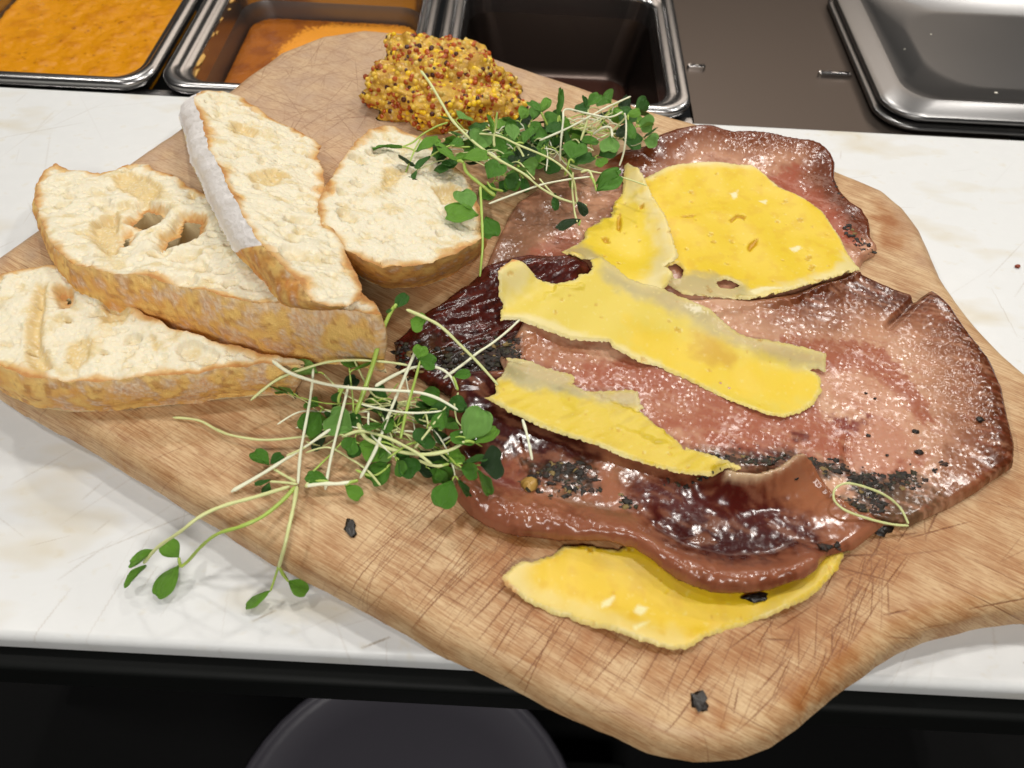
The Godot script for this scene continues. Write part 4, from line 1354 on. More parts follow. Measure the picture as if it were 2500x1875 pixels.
# ---------------------------------------------------------------- cheese
func cheese_mat() -> StandardMaterial3D:
	var m := mat(Color(0.94, 0.915, 0.90), 0.42, true, noise_map(95, 0.02, 2, FastNoiseLite.TYPE_SIMPLEX_SMOOTH), 0.003, 30.0)
	m.transparency = BaseMaterial3D.TRANSPARENCY_ALPHA
	m.subsurf_scatter_enabled = true
	m.subsurf_scatter_strength = 0.08
	return m

func thin(c: Color, a: float) -> Color:
	return Color(c.r, c.g, c.b, a)

func shaving(label: String, s: Sheet, thick: float, seed_: int, soft: int, gap := 0.0004) -> MeshInstance3D:
	var tiny := noise(seed_, 0.55, 2)
	var cell := noise(seed_ + 1, 0.14, 1, FastNoiseLite.TYPE_CELLULAR)
	cell.cellular_return_type = FastNoiseLite.RETURN_DISTANCE
	var pick := noise(seed_ + 2, 0.05, 2)
	s.bumps(noise(seed_ + 3, 0.035, 1), 0.0010)
	for j in s.nz:
		for i in s.nx:
			var k := j * s.nx + i
			var x := (s.x0 + i * s.c) * 1000.0
			var z := (s.z0 + j * s.c) * 1000.0
			var d := cell.get_noise_2d(x, z) + 1.0
			var r := -0.02 + 0.32 * pick.get_noise_2d(x, z)
			if d < r:                                     # small torn eyes
				s.up[k] -= 0.0007 * (1.0 - d / r)
				s.col[k] = s.col[k].lerp(thin(lin(206, 150, 20), s.col[k].a), 0.5)
			elif d < r + 0.05 and r > 0.1:
				s.col[k] = s.col[k].lerp(thin(lin(246, 232, 150), s.col[k].a), 0.5)
	s.rim(thin(lin(248, 238, 180), 0.95), 0.0010, 0.0009, pick, 0.0010, 0.5)
	s.mottle(thin(lin(250, 236, 150), 1.0), noise(seed_ + 4, 0.30, 2), 0.50, 0.66, 0.28)
	drape(s, soft + 2, gap, 3)
	return lay("cheese_shaving", label, "cheese", s, thick, 0.0006, cheese_mat(), "yellow cheese shavings")

func cheese_bottom() -> void:
	var gold := thin(lin(246, 208, 36), 1.0)
	var n := noise(601, 0.10, 3)
	var s := Sheet.new(A([-0, -104.4, 1.6, -106.5, 3.5, -109.2, 7.1, -111, 9.8, -111, 13.1, -113, 17.7, -115.5, 20.8, -118, 23.9, -118.8, 33.2, -118.7, 40.1, -118, 48.2, -124, 82.9, -119.2, 109.5, -120.7, 113.3, -122.2, 115.8, -121.1, 119.1, -120.8, 115.3, -114.4, 110.3, -109.3, 107.5, -106.6, 101.3, -101.8, 96.4, -99.6, 91.6, -97.4, 84.6, -95.2, 82.3, -93.9, 74.7, -92.1, 66.2, -88, 61.6, -84.5, 56.5, -83.4, 50.1, -84.6, 41, -87, 38.9, -88, 33.1, -89.5, 23.7, -91.9, 22.3, -93.3, 17.9, -93.9, 9.8, -96.8, 5.2, -99.6, 1.4, -101.8]), 0.0007, 0.012, gold)
	s.ragged(noise(602, 0.4, 2), 0.0006)
	s.mottle(thin(lin(236, 190, 22), 1.0), n, 0.0, 0.5, 0.6)
	s.stroke(A([0.2, -104.4, 5.2, -99.6, 17.9, -93.9, 33.1, -89.5, 50.1, -84.6, 56.5, -83.4]), thin(lin(244, 220, 130), 1.0), 0.006, 0.004, n, 0.004, 0.8)
	s.region(A([-0, -104.4, 5.6, -110.7, 10.9, -111, 7.3, -105.2, 8.2, -98.3, 5.3, -98.9]), thin(lin(246, 226, 150), 1.0), 0.004, n, 0.003, 0.85)
	s.region(A([63.9, -86.4, 83.3, -96.2, 100, -107.2, 113.9, -119.3, 119.1, -120.8, 107.4, -106.4, 91.6, -97.1, 74.7, -91.7, 61.5, -84.1]), thin(lin(240, 214, 100), 1.0), 0.004, n, 0.004, 0.75)
	s.region(A([33.9, -114.8, 40.7, -113.5, 44, -117, 58.6, -108.1, 65.6, -102.9, 43.4, -107.2, 36, -111.6]), thin(lin(232, 196, 70), 1.0), 0.004, n, 0.003, 0.7)
	s.stroke(A([0.3, -104, 1.8, -101.8, 4.9, -99.8]), thin(lin(226, 116, 20), 1.0), 0.0008, 0.0007)
	for q: PackedVector2Array in [A([33.7, -98.1, 37.9, -100.6, 35.6, -97.5, 33.3, -96.2]), A([45.2, -98.7, 49.6, -97.5, 46.4, -94.3, 44.3, -95.7]), A([43.6, -90, 49.3, -92.9, 46.9, -90.6, 44, -89])]:
		s.region(q, thin(lin(252, 244, 180), 1.0), 0.0006, n, 0.001)
	s.ridge(A([38.9, -88.7, 53.7, -83.7, 63.8, -85.7]), 0.0025, 0.006)
	s.ridge(A([116.4, -120.3, 108, -109.2, 95.1, -100.7]), 0.0030, 0.006)
	s.ridge(A([1.3, -104.9, 7.1, -110]), 0.0022, 0.006)
	shaving("golden cheese shaving lying on the bare wood under the front pork slice", s, 0.0014, 610, 2)

func cheeses() -> void:
	var gold := thin(lin(246, 212, 30), 1.0)
	var pale := thin(lin(246, 232, 168), 1.0)
	var clear := thin(lin(240, 226, 160), 0.50)
	var n := noise(603, 0.10, 3)
	var rag := noise(604, 0.5, 3)
	# big sheet at the back
	var s := Sheet.new(A([61.8, -319.4, 67.6, -323.3, 72, -326.3, 82.1, -329.9, 89.3, -331.7, 103.4, -331.7, 115.9, -331.2, 121.7, -323.4, 127.3, -315.5, 139, -305.4, 145.5, -297.7, 147.8, -289.8, 149.4, -282.1, 152.2, -269.1, 154.9, -258.7, 149.1, -255.3, 143.5, -252.3, 133.8, -247.2, 130.6, -247.1, 118.3, -241.2, 110.7, -237.9, 100.1, -233.6, 97.1, -233.4, 87.4, -235.5, 79.2, -233.2, 71.4, -235.7, 65.1, -243.7, 62.9, -255.2, 62, -270.4, 58.2, -294.7, 58.5, -317.7]), 0.0007, 0.012, gold)
	s.ragged(rag, 0.0006)
	s.mottle(thin(lin(238, 194, 16), 1.0), n, 0.0, 0.5, 0.6)
	s.region(A([62.6, -250.7, 74.7, -248.7, 89.1, -249.8, 100.7, -244.9, 103.3, -235.3, 91.9, -231.7, 76.9, -230.6, 62.9, -240.7]), clear, 0.004, n, 0.003)
	s.region(A([101.2, -241.4, 118.9, -244.8, 141.8, -256.7, 149.5, -267.8, 152, -264.9, 155.5, -257.7, 130.4, -246.4, 100, -233]), pale, 0.003, n, 0.003, 0.85)
	s.stroke(A([63.3, -320.2, 72, -326.3, 89.3, -331.7, 115.9, -331.2]), pale, 0.003, 0.003, n, 0.002, 0.8)
	s.stroke(A([115.9, -331.2, 127.3, -315.5, 139, -305.4, 145.5, -297.7, 149.4, -282.1, 154.9, -258.7]), pale, 0.0008, 0.0008, n, 0.001, 0.8)
	for q: PackedVector2Array in [A([87.5, -244.6, 92.1, -248.6, 97.3, -246.1, 98.7, -244.7, 94.1, -241.3, 88.6, -241.4]), A([68.1, -255.6, 71.4, -257, 73.9, -253, 72.7, -246.4, 69.4, -246.1, 68.7, -250.5, 64.1, -250.1])]:
		s.hole(q, rag, 0.0006)
	for q: PackedVector2Array in [A([99.4, -288.7, 103.9, -293.2, 108.1, -291.9, 106.6, -289.3, 103.5, -290.7, 100.3, -287.1]), A([76.6, -290.2, 83.3, -291.6, 82.6, -289.9, 77, -289.1]), A([107.1, -273.9, 111.9, -277.5, 110.1, -272.6, 106.1, -267.6, 105.5, -270.6])]:
		s.dome(q, -0.0011, 0.0007)
		s.region(q, thin(lin(212, 160, 16), 1.0), 0.0005, rag, 0.0004)
	for q: PackedVector2Array in [A([125.3, -271.4, 129.4, -273.3, 131.2, -271.8, 126.9, -268.4]), A([103.3, -309.7, 107.1, -312.7, 105.8, -307.2, 103.9, -305.3]), A([101, -239.9, 108.6, -243.3, 116.5, -242.5, 108.1, -240.5, 103.6, -237.3]), A([116.1, -304.5, 120.8, -305.8, 119.1, -302.2])]:
		s.region(q, thin(lin(252, 244, 190), 1.0), 0.0005, rag, 0.0008)
	s.ridge(A([123.1, -323.5, 139, -305.4, 147.8, -283.9]), 0.002, 0.010)
	shaving("largest bright yellow cheese shaving, lying across the back pork slice", s, 0.0009, 620, 5)
	# small leaning piece
	s = Sheet.new(A([51.2, -326.6, 52.9, -328.2, 54.8, -325, 58.9, -312.4, 62.4, -298.6, 66.9, -285.4, 69.2, -269.2, 70.7, -258.6, 70.5, -254.4, 68, -251.3, 63.7, -248.1, 66.4, -244, 67.1, -240.9, 61.5, -233.5, 56.6, -233.4, 52.7, -234.2, 47.1, -239.4, 39.3, -244.8, 35.5, -250.3, 31.4, -250, 27.3, -246.8, 22.3, -248.6, 19.2, -254.7, 22.3, -259.8, 24.6, -263, 29.7, -269.3, 30.9, -277.7, 37.4, -283.1, 38.6, -286.1, 43, -286.5, 44.7, -297.1, 49.2, -304.5, 50, -315.3]), 0.0007, 0.012, thin(lin(246, 216, 50), 1.0))
	s.ragged(rag, 0.0007)
	s.region(A([55.9, -323.2, 63.3, -298.6, 68.3, -279, 71.6, -262, 70.2, -252.9, 66.2, -242.5, 60.5, -233, 52.7, -233.8, 57.6, -247.6, 62.4, -258.3, 61.7, -276.9, 57.7, -298.2]), pale, 0.005, n, 0.004, 0.95)
	s.region(A([51.5, -328.5, 56, -325.1, 57.1, -305.1, 50, -297.6, 48.3, -307.9]), pale, 0.004, n, 0.003, 0.8)
	s.region(A([19.2, -254.7, 26.5, -264.7, 33.6, -257.6, 37.4, -249, 45.2, -241, 52.7, -233.8, 37.3, -244.6, 27.3, -246.5]), thin(lin(234, 216, 150), 0.6), 0.004, n, 0.003)
	for q: PackedVector2Array in [A([45.6, -285.4, 47.4, -288.8, 47.5, -280.6, 46.5, -274.1, 44.9, -277.2]), A([37.6, -270.2, 40.3, -271.2, 41.7, -266.6, 39, -266.4]), A([56.4, -293.8, 58.6, -294.8, 58.2, -291.4, 56.7, -290.9])]:
		s.dome(q, -0.0011, 0.0007)
		s.region(q, thin(lin(214, 164, 20), 1.0), 0.0005, rag, 0.0004)
	s.ridge(A([57.7, -316, 63.3, -298.6, 68.3, -279, 70.5, -261.9, 66.4, -244]), 0.0042, 0.007)
	shaving("small pointed cheese shaving with a pale raised edge, on top of the largest shaving", s, 0.0010, 640, 3, 0.0008)
	# long one across the middle
	s = Sheet.new(A([-2.9, -237.6, 1.5, -237.1, 8.6, -232.6, 15.5, -232, 24.5, -234.1, 26.5, -237.6, 30.5, -238.7, 32.2, -243.1, 31.3, -247.3, 35.8, -250.9, 41.8, -245.2, 47.6, -239.7, 54.4, -236.9, 62.2, -235.2, 72.7, -230.4, 82, -226, 84.2, -223.7, 90.6, -217.2, 99.4, -211.4, 112.4, -209.8, 121.4, -207.5, 127.7, -206.1, 126.9, -198.1, 123.5, -199.2, 118.7, -199.4, 122.6, -197.1, 124.1, -194.8, 122.8, -188, 118.9, -181.7, 112.6, -177.3, 105.9, -174.7, 99, -175.8, 90.8, -179.9, 84.1, -183.3, 75, -188.3, 69, -192.3, 58.4, -197.5, 51, -198.2, 44.7, -201.4, 40.1, -203.6, 39.3, -206.2, 33.6, -205.8, 22.4, -206, 8.2, -209.6, 1.5, -211.6, -3.3, -211.8, -3.1, -212.1, -5.9, -211.3, -6.4, -215.6, -5, -218.4, -7.3, -221.6, -8.2, -230.1, -4.3, -235.3]), 0.0007, 0.012, thin(lin(238, 214, 78), 1.0))
	s.ragged(rag, 0.0007)
	s.region(A([46.4, -215.6, 65.3, -213.1, 83.7, -208.1, 101.5, -200.7, 117.5, -197, 124.2, -193.9, 121.2, -183.4, 102.6, -179.9, 81.2, -187.5, 63.8, -195.7, 47.6, -203.1]), gold, 0.006, n, 0.006)
	s.region(A([74.9, -213.7, 85.8, -209.4, 92.4, -202.5, 86.1, -197.2, 73.7, -202.4]), thin(lin(216, 168, 14), 1.0), 0.004, n, 0.004, 0.8)
	s.region(A([35.8, -250.6, 49.5, -239.4, 67, -233, 83.8, -224.1, 99.4, -211.6, 127.7, -206.1, 126.9, -198.1, 115.4, -200.4, 97.5, -205.3, 79.9, -215.4, 66.2, -223.5, 47.1, -230.2, 37.5, -237.8]), thin(lin(240, 226, 160), 0.52), 0.004, n, 0.003)
	s.region(A([-8.2, -230.1, 2, -238, 8.5, -232.2, 2.4, -224.8, -4.8, -220.9]), pale, 0.004, n, 0.004, 0.8)
	s.stroke(A([-3.1, -212.1, 5.9, -212.5, 18.1, -209.3, 34.3, -204.9, 44.9, -201.7, 59.4, -196.5]), pale, 0.0022, 0.0018, n, 0.002, 0.8)
	s.stroke(A([-8.1, -230, -4.3, -235.3, 0.7, -237.9]), thin(lin(226, 110, 14), 1.0), 0.0007, 0.0006)
	s.region(A([70.4, -226.5, 76.3, -226.9, 80.8, -223.2, 75.9, -222.9]), thin(lin(250, 244, 216), 1.0), 0.0008, rag, 0.002, 0.8)
	s.ridge(A([-7.7, -229.3, 2, -237.1]), 0.004, 0.007)
	s.ridge(A([102.8, -209.4, 127.7, -206.1]), 0.003, 0.006)
	s.ridge(A([54.9, -199.9, 81.2, -187.5, 107.3, -181.3]), -0.0012, 0.008)
	shaving("long cheese shaving lying across the middle of the pile, orange at one tip", s, 0.0009, 660, 5)
	# lower piece
	s = Sheet.new(A([-6.5, -181.8, -4.5, -184.1, -2.5, -187.1, -1.1, -188.8, -2.7, -192.5, 0.7, -191.8, 7.2, -191.1, 12.5, -189.3, 15.5, -189, 21.3, -188.1, 24.9, -186.7, 23.5, -182.3, 29, -178.7, 32.8, -179.9, 38.6, -180.8, 44.4, -182.6, 49.1, -181.7, 49.8, -175.5, 50.9, -173.4, 48.9, -172.2, 51.7, -169.2, 54.7, -165.3, 59, -162.9, 62.5, -158.5, 64.4, -154.7, 68.7, -154.1, 64.2, -156.1, 73.2, -152.2, 83.9, -146.6, 80.7, -144.5, 73.8, -143.1, 66.5, -144.2, 59.9, -145.7, 43.5, -150.4, 26.7, -156.4, 9.4, -162.5, -1.1, -167.9, -4.6, -170.4, -6.9, -171.7, -9.4, -173.6, -5.9, -175.4]), 0.0007, 0.012, thin(lin(236, 208, 56), 1.0))
	s.ragged(rag, 0.0007)
	s.mottle(thin(lin(214, 184, 40), 1.0), n, 0.0, 0.5, 0.6, 0.4, 1.5, -0.5)
	s.region(A([-4.1, -182.7, -2.7, -192.8, 9.6, -191, 24.9, -186.8, 24.2, -182.4, 29, -178.7, 49.6, -182.2, 51, -173.1, 38.3, -174.7, 24.1, -176.6, 9.8, -179.3, 1.2, -180.1]), thin(lin(236, 224, 164), 0.50), 0.003, n, 0.003)
	s.region(A([26.9, -168.4, 38, -165.8, 51.5, -159.3, 62, -152.8, 58.8, -147.5, 42.9, -152.3, 29.5, -159.2]), thin(lin(236, 206, 60), 1.0), 0.005, n, 0.004, 0.8)
	s.stroke(A([-4.6, -170.4, 7.4, -163.8, 26.7, -156.1, 48.1, -148.8]), thin(lin(240, 226, 130), 1.0), 0.0012, 0.001, n, 0.001, 0.8)
	s.ridge(A([-4.7, -171.9, 10.2, -163.3, 32.2, -154.8]), 0.002, 0.006)
	s.bumps(noise(605, 0.2, 3), 0.0002, 0.3, 1.5, -0.5)
	shaving("slanting cheese shaving near the lower microgreens, thin and see-through along its top edge", s, 0.0008, 680, 4)

# ---------------------------------------------------------------- mustard
func mustard() -> void:
	var at := Vector3(-0.0455, BOARD_TOP, -0.3885)
	var t := thing("wholegrain_mustard", "heap of wholegrain mustard with red and yellow seeds at the board's far end", "mustard", at)
	var big := noise(701, 1.0, 3)
	var small := noise(702, 4.0, 3)
	var nu := 120
	var nv := 60
	var v := PackedVector3Array()
	var cols := PackedColorArray()
	var tri := PackedInt32Array()
	for j in nv + 1:
		for i in nu:
			var d := heap_dir(i / float(nu) * TAU, j / float(nv) * PI * 0.56)
			v.append(heap_at(d, big, small))
			var w := small.get_noise_3d(d.x * 2.0, d.y * 2.0, d.z * 2.0)
			cols.append(lin(216, 172, 66).lerp(lin(176, 126, 52), clampf(0.4 + w * 1.3, 0.0, 1.0)))
	for j in nv:
		for i in nu:
			var a := j * nu + i
			var b := j * nu + (i + 1) % nu
			tri.append_array([a, b, a + nu, b, b + nu, a + nu])
	var paste := mat(Color(1, 1, 1), 0.14, true, noise_map(71, 0.03, 3, FastNoiseLite.TYPE_SIMPLEX_SMOOTH), 0.06, 40.0)
	obj("paste", Sheet.built(v, cols, PackedVector2Array(), tri), paste, t)
	var seed_mesh := lump_mesh(703, 0.06, 0.92, 7, 10)
	var seed_mat := mat(Color(1, 1, 1), 0.20, true)
	var places := []
	var colors := []
	var r := RandomNumberGenerator.new()
	r.seed = 704
	for k in 2500:
		var ct := 1.0 - 1.16 * r.randf()
		var d := heap_dir(r.randf() * TAU, acos(clampf(ct, -0.16, 1.0)))
		var p := heap_at(d, big, small)
		if p.y < 0.0004:
			continue
		if small.get_noise_3d(d.x * 1.5 + 9.0, d.y * 1.5, d.z * 1.5) < -0.22:
			continue
		var sc := r.randf_range(0.0022, 0.0033)
		var b := Basis.from_euler(Vector3(r.randf() * TAU, r.randf() * TAU, 0)).scaled(Vector3.ONE * sc)
		places.append(Transform3D(b, p + d * sc * r.randf_range(-0.62, 0.04)))
		var patchy := big.get_noise_3d(d.x * 3.0 + 5.0, d.y * 3.0, d.z * 3.0) * 0.5
		var pick := r.randf() + patchy
		var c := lin(228, 190, 70)
		if pick < 0.36:
			c = lin(150, 62, 20).lerp(lin(188, 90, 30), r.randf())
		elif pick < 0.47:
			c = lin(84, 36, 20).lerp(lin(64, 30, 26), r.randf())
		elif pick < 0.66:
			c = lin(220, 190, 104).lerp(lin(206, 172, 84), r.randf())
		elif pick > 0.92:
			c = lin(240, 200, 40)
		colors.append(c)
	scatter("mustard_seeds", t, seed_mesh, seed_mat, places, colors)
	for k in 400:
		var p := heap_at(heap_dir(k * 0.7, sqrt(k / 400.0) * 1.5), big, small) + at
		h_raise(p.x, p.z, p.y)

func heap_dir(around: float, down: float) -> Vector3:
	return Vector3(sin(down) * cos(around), cos(down), sin(down) * sin(around))

func heap_at(d: Vector3, big: FastNoiseLite, small: FastNoiseLite) -> Vector3:
	var r := 1.0 + 0.34 * big.get_noise_3d(d.x * 1.5, d.y * 1.3, d.z * 1.3) + 0.10 * small.get_noise_3d(d.x, d.y, d.z)
	var square := 1.0 / pow(pow(absf(d.x), 2.4) + pow(absf(d.y), 2.4) + pow(absf(d.z), 2.4), 1.0 / 2.4)
	var p := d * r * square * Vector3(0.0385, 0.0240, 0.031)
	p.x += 0.010 * (0.5 - clampf(p.y / 0.0240, 0.0, 1.0)) - 0.002
	return Vector3(p.x, maxf(p.y + 0.001, 0.0002), p.z)

# ---------------------------------------------------------------- microgreens
var stem_mats := []
var leaf_mats := []
var leaf_shapes := []

func green_mats() -> void:
	for c: Array in [[236, 236, 204], [214, 218, 152], [168, 194, 88], [128, 168, 58]]:
		var m := mat(lin(c[0], c[1], c[2]).linear_to_srgb(), 0.36)
		m.subsurf_scatter_enabled = true
		m.subsurf_scatter_strength = 0.05
		stem_mats.append(m)
	var veins := noise_map(111, 0.03, 3, FastNoiseLite.TYPE_SIMPLEX_SMOOTH)
	for c: Array in [[112, 164, 52], [84, 138, 40], [56, 106, 32], [34, 60, 24], [122, 172, 80]]:
		var m := mat(lin(c[0], c[1], c[2]).linear_to_srgb(), 0.38, false, veins, 0.02, 60.0)
		m.backlight_enabled = true
		m.backlight = Color(0.30, 0.42, 0.10)
		leaf_mats.append(m)
	for k in 6:
		leaf_shapes.append(leaf_mesh(1.0, [0.95, 1.15, 0.80, 1.05, 0.9, 1.2][k], [0.12, 0.07, 0.16, 0.05, -0.10, 0.13][k], [0.06, 0.16, 0.03, 0.20, 0.12, -0.08][k], [0.12, 0.17, 0.07, 0.14, 0.09, 0.16][k], 120 + k))

func leaf(t: Node3D, base: Vector3, tip: Vector3, width: float, shade: int, shape: int, roll := 0.0) -> void:
	var x := tip - base
	var l := x.length()
	x /= l
	var z := x.cross(Vector3.UP)
	z = z.normalized() if z.length() > 0.01 else Vector3.RIGHT
	var y := z.cross(x).normalized()
	var b := Basis(x, y, z).rotated(x, roll)
	var o := obj("leaf", leaf_shapes[shape % 6], leaf_mats[shade], t)
	o.transform = Transform3D(Basis(b.x * l * 1.12, b.y * l, b.z * width * 1.15), base - t.position)

func sprout(label: String, stem: PackedVector3Array, r: float, tone: int, leaves: Array, group := "microgreens scattered over the board") -> Node3D:
	var t := thing("microgreen_sprout", label, "microgreen", stem[0], group)
	var local := PackedVector3Array()
	for p in stem:
		local.append(p - stem[0])
	obj("stem", tube(local, r * 0.86, r * 0.70, 8, noise(rng.randi() % 1000, 0.05, 2), 0.8), stem_mats[tone], t)
	for q: Array in leaves:
		var pts: PackedVector3Array = q[0]
		leaf(t, pts[0], pts[1], q[1] * 0.001, q[2], rng.randi() % 6, q[3] if q.size() > 3 else rng.randf_range(-0.5, 0.5))
		if stem[stem.size() - 1].distance_to(pts[0]) > 0.002 and stem[stem.size() - 1].distance_to(pts[0]) < 0.012:
			obj("leaf_stalk", tube(PackedVector3Array([stem[stem.size() - 1] - stem[0], (stem[stem.size() - 1] + pts[0]) * 0.5 - stem[0] + Vector3(0, 0.0006, 0), pts[0] - stem[0]]), r * 0.7, r * 0.6, 6), stem_mats[2], t)
	return t

func tangle(label: String, group: String, middle: Vector3, spread: Vector2, turn: float, n: int, low: float, high: float, seed_: int, leafy: float) -> void:
	var r := RandomNumberGenerator.new()
	r.seed = seed_
	for k in n:
		var ang := turn + r.randfn(0.0, 0.55) + (PI if r.randf() < 0.5 else 0.0)
		var along := Vector2.from_angle(turn) * r.randf_range(-1, 1) * spread.x
		var off := Vector2.from_angle(turn + PI / 2) * r.randf_range(-1, 1) * spread.y
		var p := Vector3(middle.x + along.x + off.x, 0, middle.z + along.y + off.y)
		var d := Vector3(cos(ang), 0, sin(ang))
		var l := r.randf_range(0.016, 0.040)
		var bend := r.randfn(0.0, 0.3)
		var pts := PackedVector3Array()
		for m in 5:
			var u := m / 4.0 - 0.5
			var q := p + d * l * u + d.cross(Vector3.UP) * bend * l * (u * u * 2.0)
			q.y = maxf(minf(h_at(q.x, q.z) + 0.0012, middle.y + 0.010), middle.y) + r.randf_range(low, high)
			pts.append(q)
		var leaves := []
		var count := 2 if r.randf() < leafy else (1 if r.randf() < 0.5 else 0)
		var tip := pts[4]
		for m in count:
			var a2 := ang + (0.7 if m == 0 else -0.7) + r.randfn(0, 0.4)
			var base := tip + Vector3(cos(a2), 0.2, sin(a2)) * 0.0022
			var lt := r.randf_range(0.0058, 0.0098)
			leaves.append([PackedVector3Array([base, base + Vector3(cos(a2), r.randf_range(-0.4, 0.5), sin(a2)) * lt]), lt * 1000.0 * r.randf_range(0.85, 1.15), [0, 1, 1, 2, 2, 2, 3, 4][r.randi() % 8], r.randf_range(-1.1, 1.1)])
		sprout(label, pts, r.randf_range(0.00036, 0.00055), [0, 0, 1, 1, 2][r.randi() % 5], leaves, group)

func greens() -> void:
	green_mats()
	var up := "microgreens in the clump below the mustard"
	var lowg := "microgreens in the clump between bread and pork"
	# ---- upper clump
	sprout("long pale stem reaching from the mustard's front across the upper microgreens", B([-52.1, 64, -344.8, -46.8, 62, -337.3, -40.7, 58, -328.2, -35.6, 55, -320.3, -29.8, 53, -313.6, -21.8, 51, -306, -11.7, 50, -297.4, 0.3, 48, -290.6, 8.6, 44, -286.1, 18.4, 40, -284, 30.3, 38, -282.7]), 0.00085, 1, [], up)
	sprout("pale straight stem in the front of the upper clump", B([-14.9, 40, -278, -2.1, 43, -282.9, 8.6, 44, -288.4, 19.5, 44, -292.8, 31.4, 44, -296.3]), 0.00065, 0, [[B([33.4, 44, -290.5, 44.6, 46, -300.4]), 6.5, 1, 0.2]], up)
	sprout("sprout with a slender leaf pointing over the half round bread", B([-36.9, 54, -318.4, -42.2, 52, -317.8, -48.9, 49, -315.2, -53.1, 47, -311.4, -58.1, 46, -308.7]), 0.0006, 2, [[B([-58.1, 46, -308.7, -71.7, 48, -307.8]), 4.0, 1, 0.6], [B([-51.2, 45, -307, -41.2, 49, -313.4]), 6.5, 0, 0.1]], up)
	sprout("arched stem bending down to a dark leaf beside the small pointed cheese", B([-23.1, 52, -313.8, -12.5, 54, -309.9, -3.3, 55, -302.6, 11.4, 55, -293.8, 18.8, 52, -290.3, 23.2, 48, -287.9, 24.9, 42, -285.4, 25.6, 40, -282.3]), 0.0007, 1, [[B([25.3, 40, -283.4, 29.5, 38, -276.7]), 4.5, 3, 0.9]], up)
	sprout("drooping sprout whose dark leaf touches the pork behind the cheese", B([22.8, 50, -291, 23, 44, -287.3, 23.9, 40, -282.2, 24.9, 37, -277, 26.8, 35, -271.9]), 0.0006, 1, [[B([27.5, 36, -274.6, 17, 36, -268.9]), 6.0, 3, 0.2]], up)
	sprout("green stem hanging down over the half round bread's edge", B([-18.6, 52, -274.9, -17.7, 50, -266.7, -16.5, 48, -255.6, -15.6, 45, -245, -15.7, 42, -237.5, -16, 38, -232.9]), 0.00075, 2, [[B([-18.2, 50, -258.2, -31.8, 54, -255.5]), 9.5, 0, -0.1], [B([-21.7, 51, -259.9, -26.2, 55, -269.4]), 8.0, 4, 0.1], [B([-15.2, 49, -258.6, -11.2, 45, -250.8]), 6.5, 1, 0.2]], up)
	sprout("wilted sprout with two blackened leaf tips lying on the half round bread", B([-49.5, 48, -313.4, -51, 48, -306.5, -52.6, 47, -298.1, -54.3, 45, -290]), 0.0005, 2, [[B([-54.6, 45, -289.4, -56.2, 44, -283.7]), 2.0, 3, 0.8], [B([-53.8, 45, -288.3, -46.2, 44, -282.2]), 2.4, 3, 0.6]], up)
	sprout("kinked pale stem standing at the back of the upper clump", B([17.6, 40, -312.3, 17.3, 48, -314.9, 17.8, 55, -322.5, 18.7, 58, -328.1, 28.9, 58, -325.6, 39.5, 57, -325, 46, 58, -328.5]), 0.0006, 0, [], up)
	sprout("straight pale stem pointing up toward the steel pan behind", B([7, 48, -316.5, 17.4, 51, -320.7, 26.2, 54, -324.7, 36.5, 58, -329.7, 44.6, 61, -332.6, 49.7, 62, -335.5]), 0.00065, 0, [], up)
	sprout("thin upright stem at the end of the upper clump by the pork rind", B([46.3, 40, -311, 47.9, 44, -315.6, 48.3, 50, -319.7, 48.2, 54, -326.7, 47.1, 57, -329.2]), 0.0006, 0, [], up)
	sprout("sprout with one upright leaf against the mustard", B([-14.1, 50, -306.9, -14.5, 53, -310, -13.8, 58, -313.9, -13.5, 62, -316.7]), 0.0007, 1, [[B([-14.6, 54, -311, -18.1, 60, -316.8]), 4.5, 0, 0.9]], up)
	sprout("sprout with a broad shining leaf in the middle of the upper clump", B([-12.2, 42, -281.3, -19.7, 46, -284.7, -25.7, 49, -288.3, -27.1, 52, -291.1]), 0.0011, 2, [[B([-28.1, 53, -292, -16.7, 55, -294.9]), 8.0, 0, 0.1], [B([-30.2, 52, -292, -39.8, 55, -302.4]), 5.5, 0, 0.3]], up)
	sprout("sprout with a round leaf facing the viewer in the upper clump", B([-8.7, 42, -285, -13.8, 45, -283, -16.1, 47, -284.8]), 0.0008, 2, [[B([-15.8, 48, -285.8, -10.8, 53, -292.3]), 8.5, 1, 0.0]], up)
	sprout("sprout with frilly pale leaves beside the mustard's edge", B([0.8, 44, -304.2, -1, 47, -307.3, -4.2, 50, -310.2]), 0.0008, 1, [[B([-5, 51, -311.2, -6.9, 55, -317.7]), 8.0, 4, 0.2], [B([-0.4, 50, -310.5, 3.6, 54, -321.4]), 6.5, 1, -0.4]], up)
	sprout("sprout with two small leaves at the very back of the clump on the board", B([13.4, 42, -330.8, 9.8, 48, -332.2, 7.2, 52, -333.9]), 0.0008, 2, [[B([6.8, 52, -333.9, 1.5, 55, -339.5]), 5.5, 1, 0.2], [B([7.2, 52, -334.6, 10.8, 55, -341.7]), 5.0, 0, 0.3]], up)
	sprout("sprout with one narrow upright leaf at the back of the clump", B([15.6, 44, -325.5, 15.6, 49, -328.6, 15.9, 52, -333.3]), 0.0007, 2, [[B([15.7, 52, -332, 15.6, 61, -340.7]), 3.4, 1, 1.0], [B([16.7, 50, -329.8, 12.1, 50, -321.7]), 6.0, 2, 0.0]], up)
	sprout("sprout with a curled dark leaf in front of the dark pan", B([27.3, 44, -323.9, 29.8, 50, -331, 30.2, 54, -335.6]), 0.0007, 1, [[B([29.4, 55, -335.3, 35.5, 57, -344.9]), 5.5, 1, 0.3], [B([28.6, 55, -335.2, 27.6, 58, -339.8]), 4.0, 2, 0.8]], up)
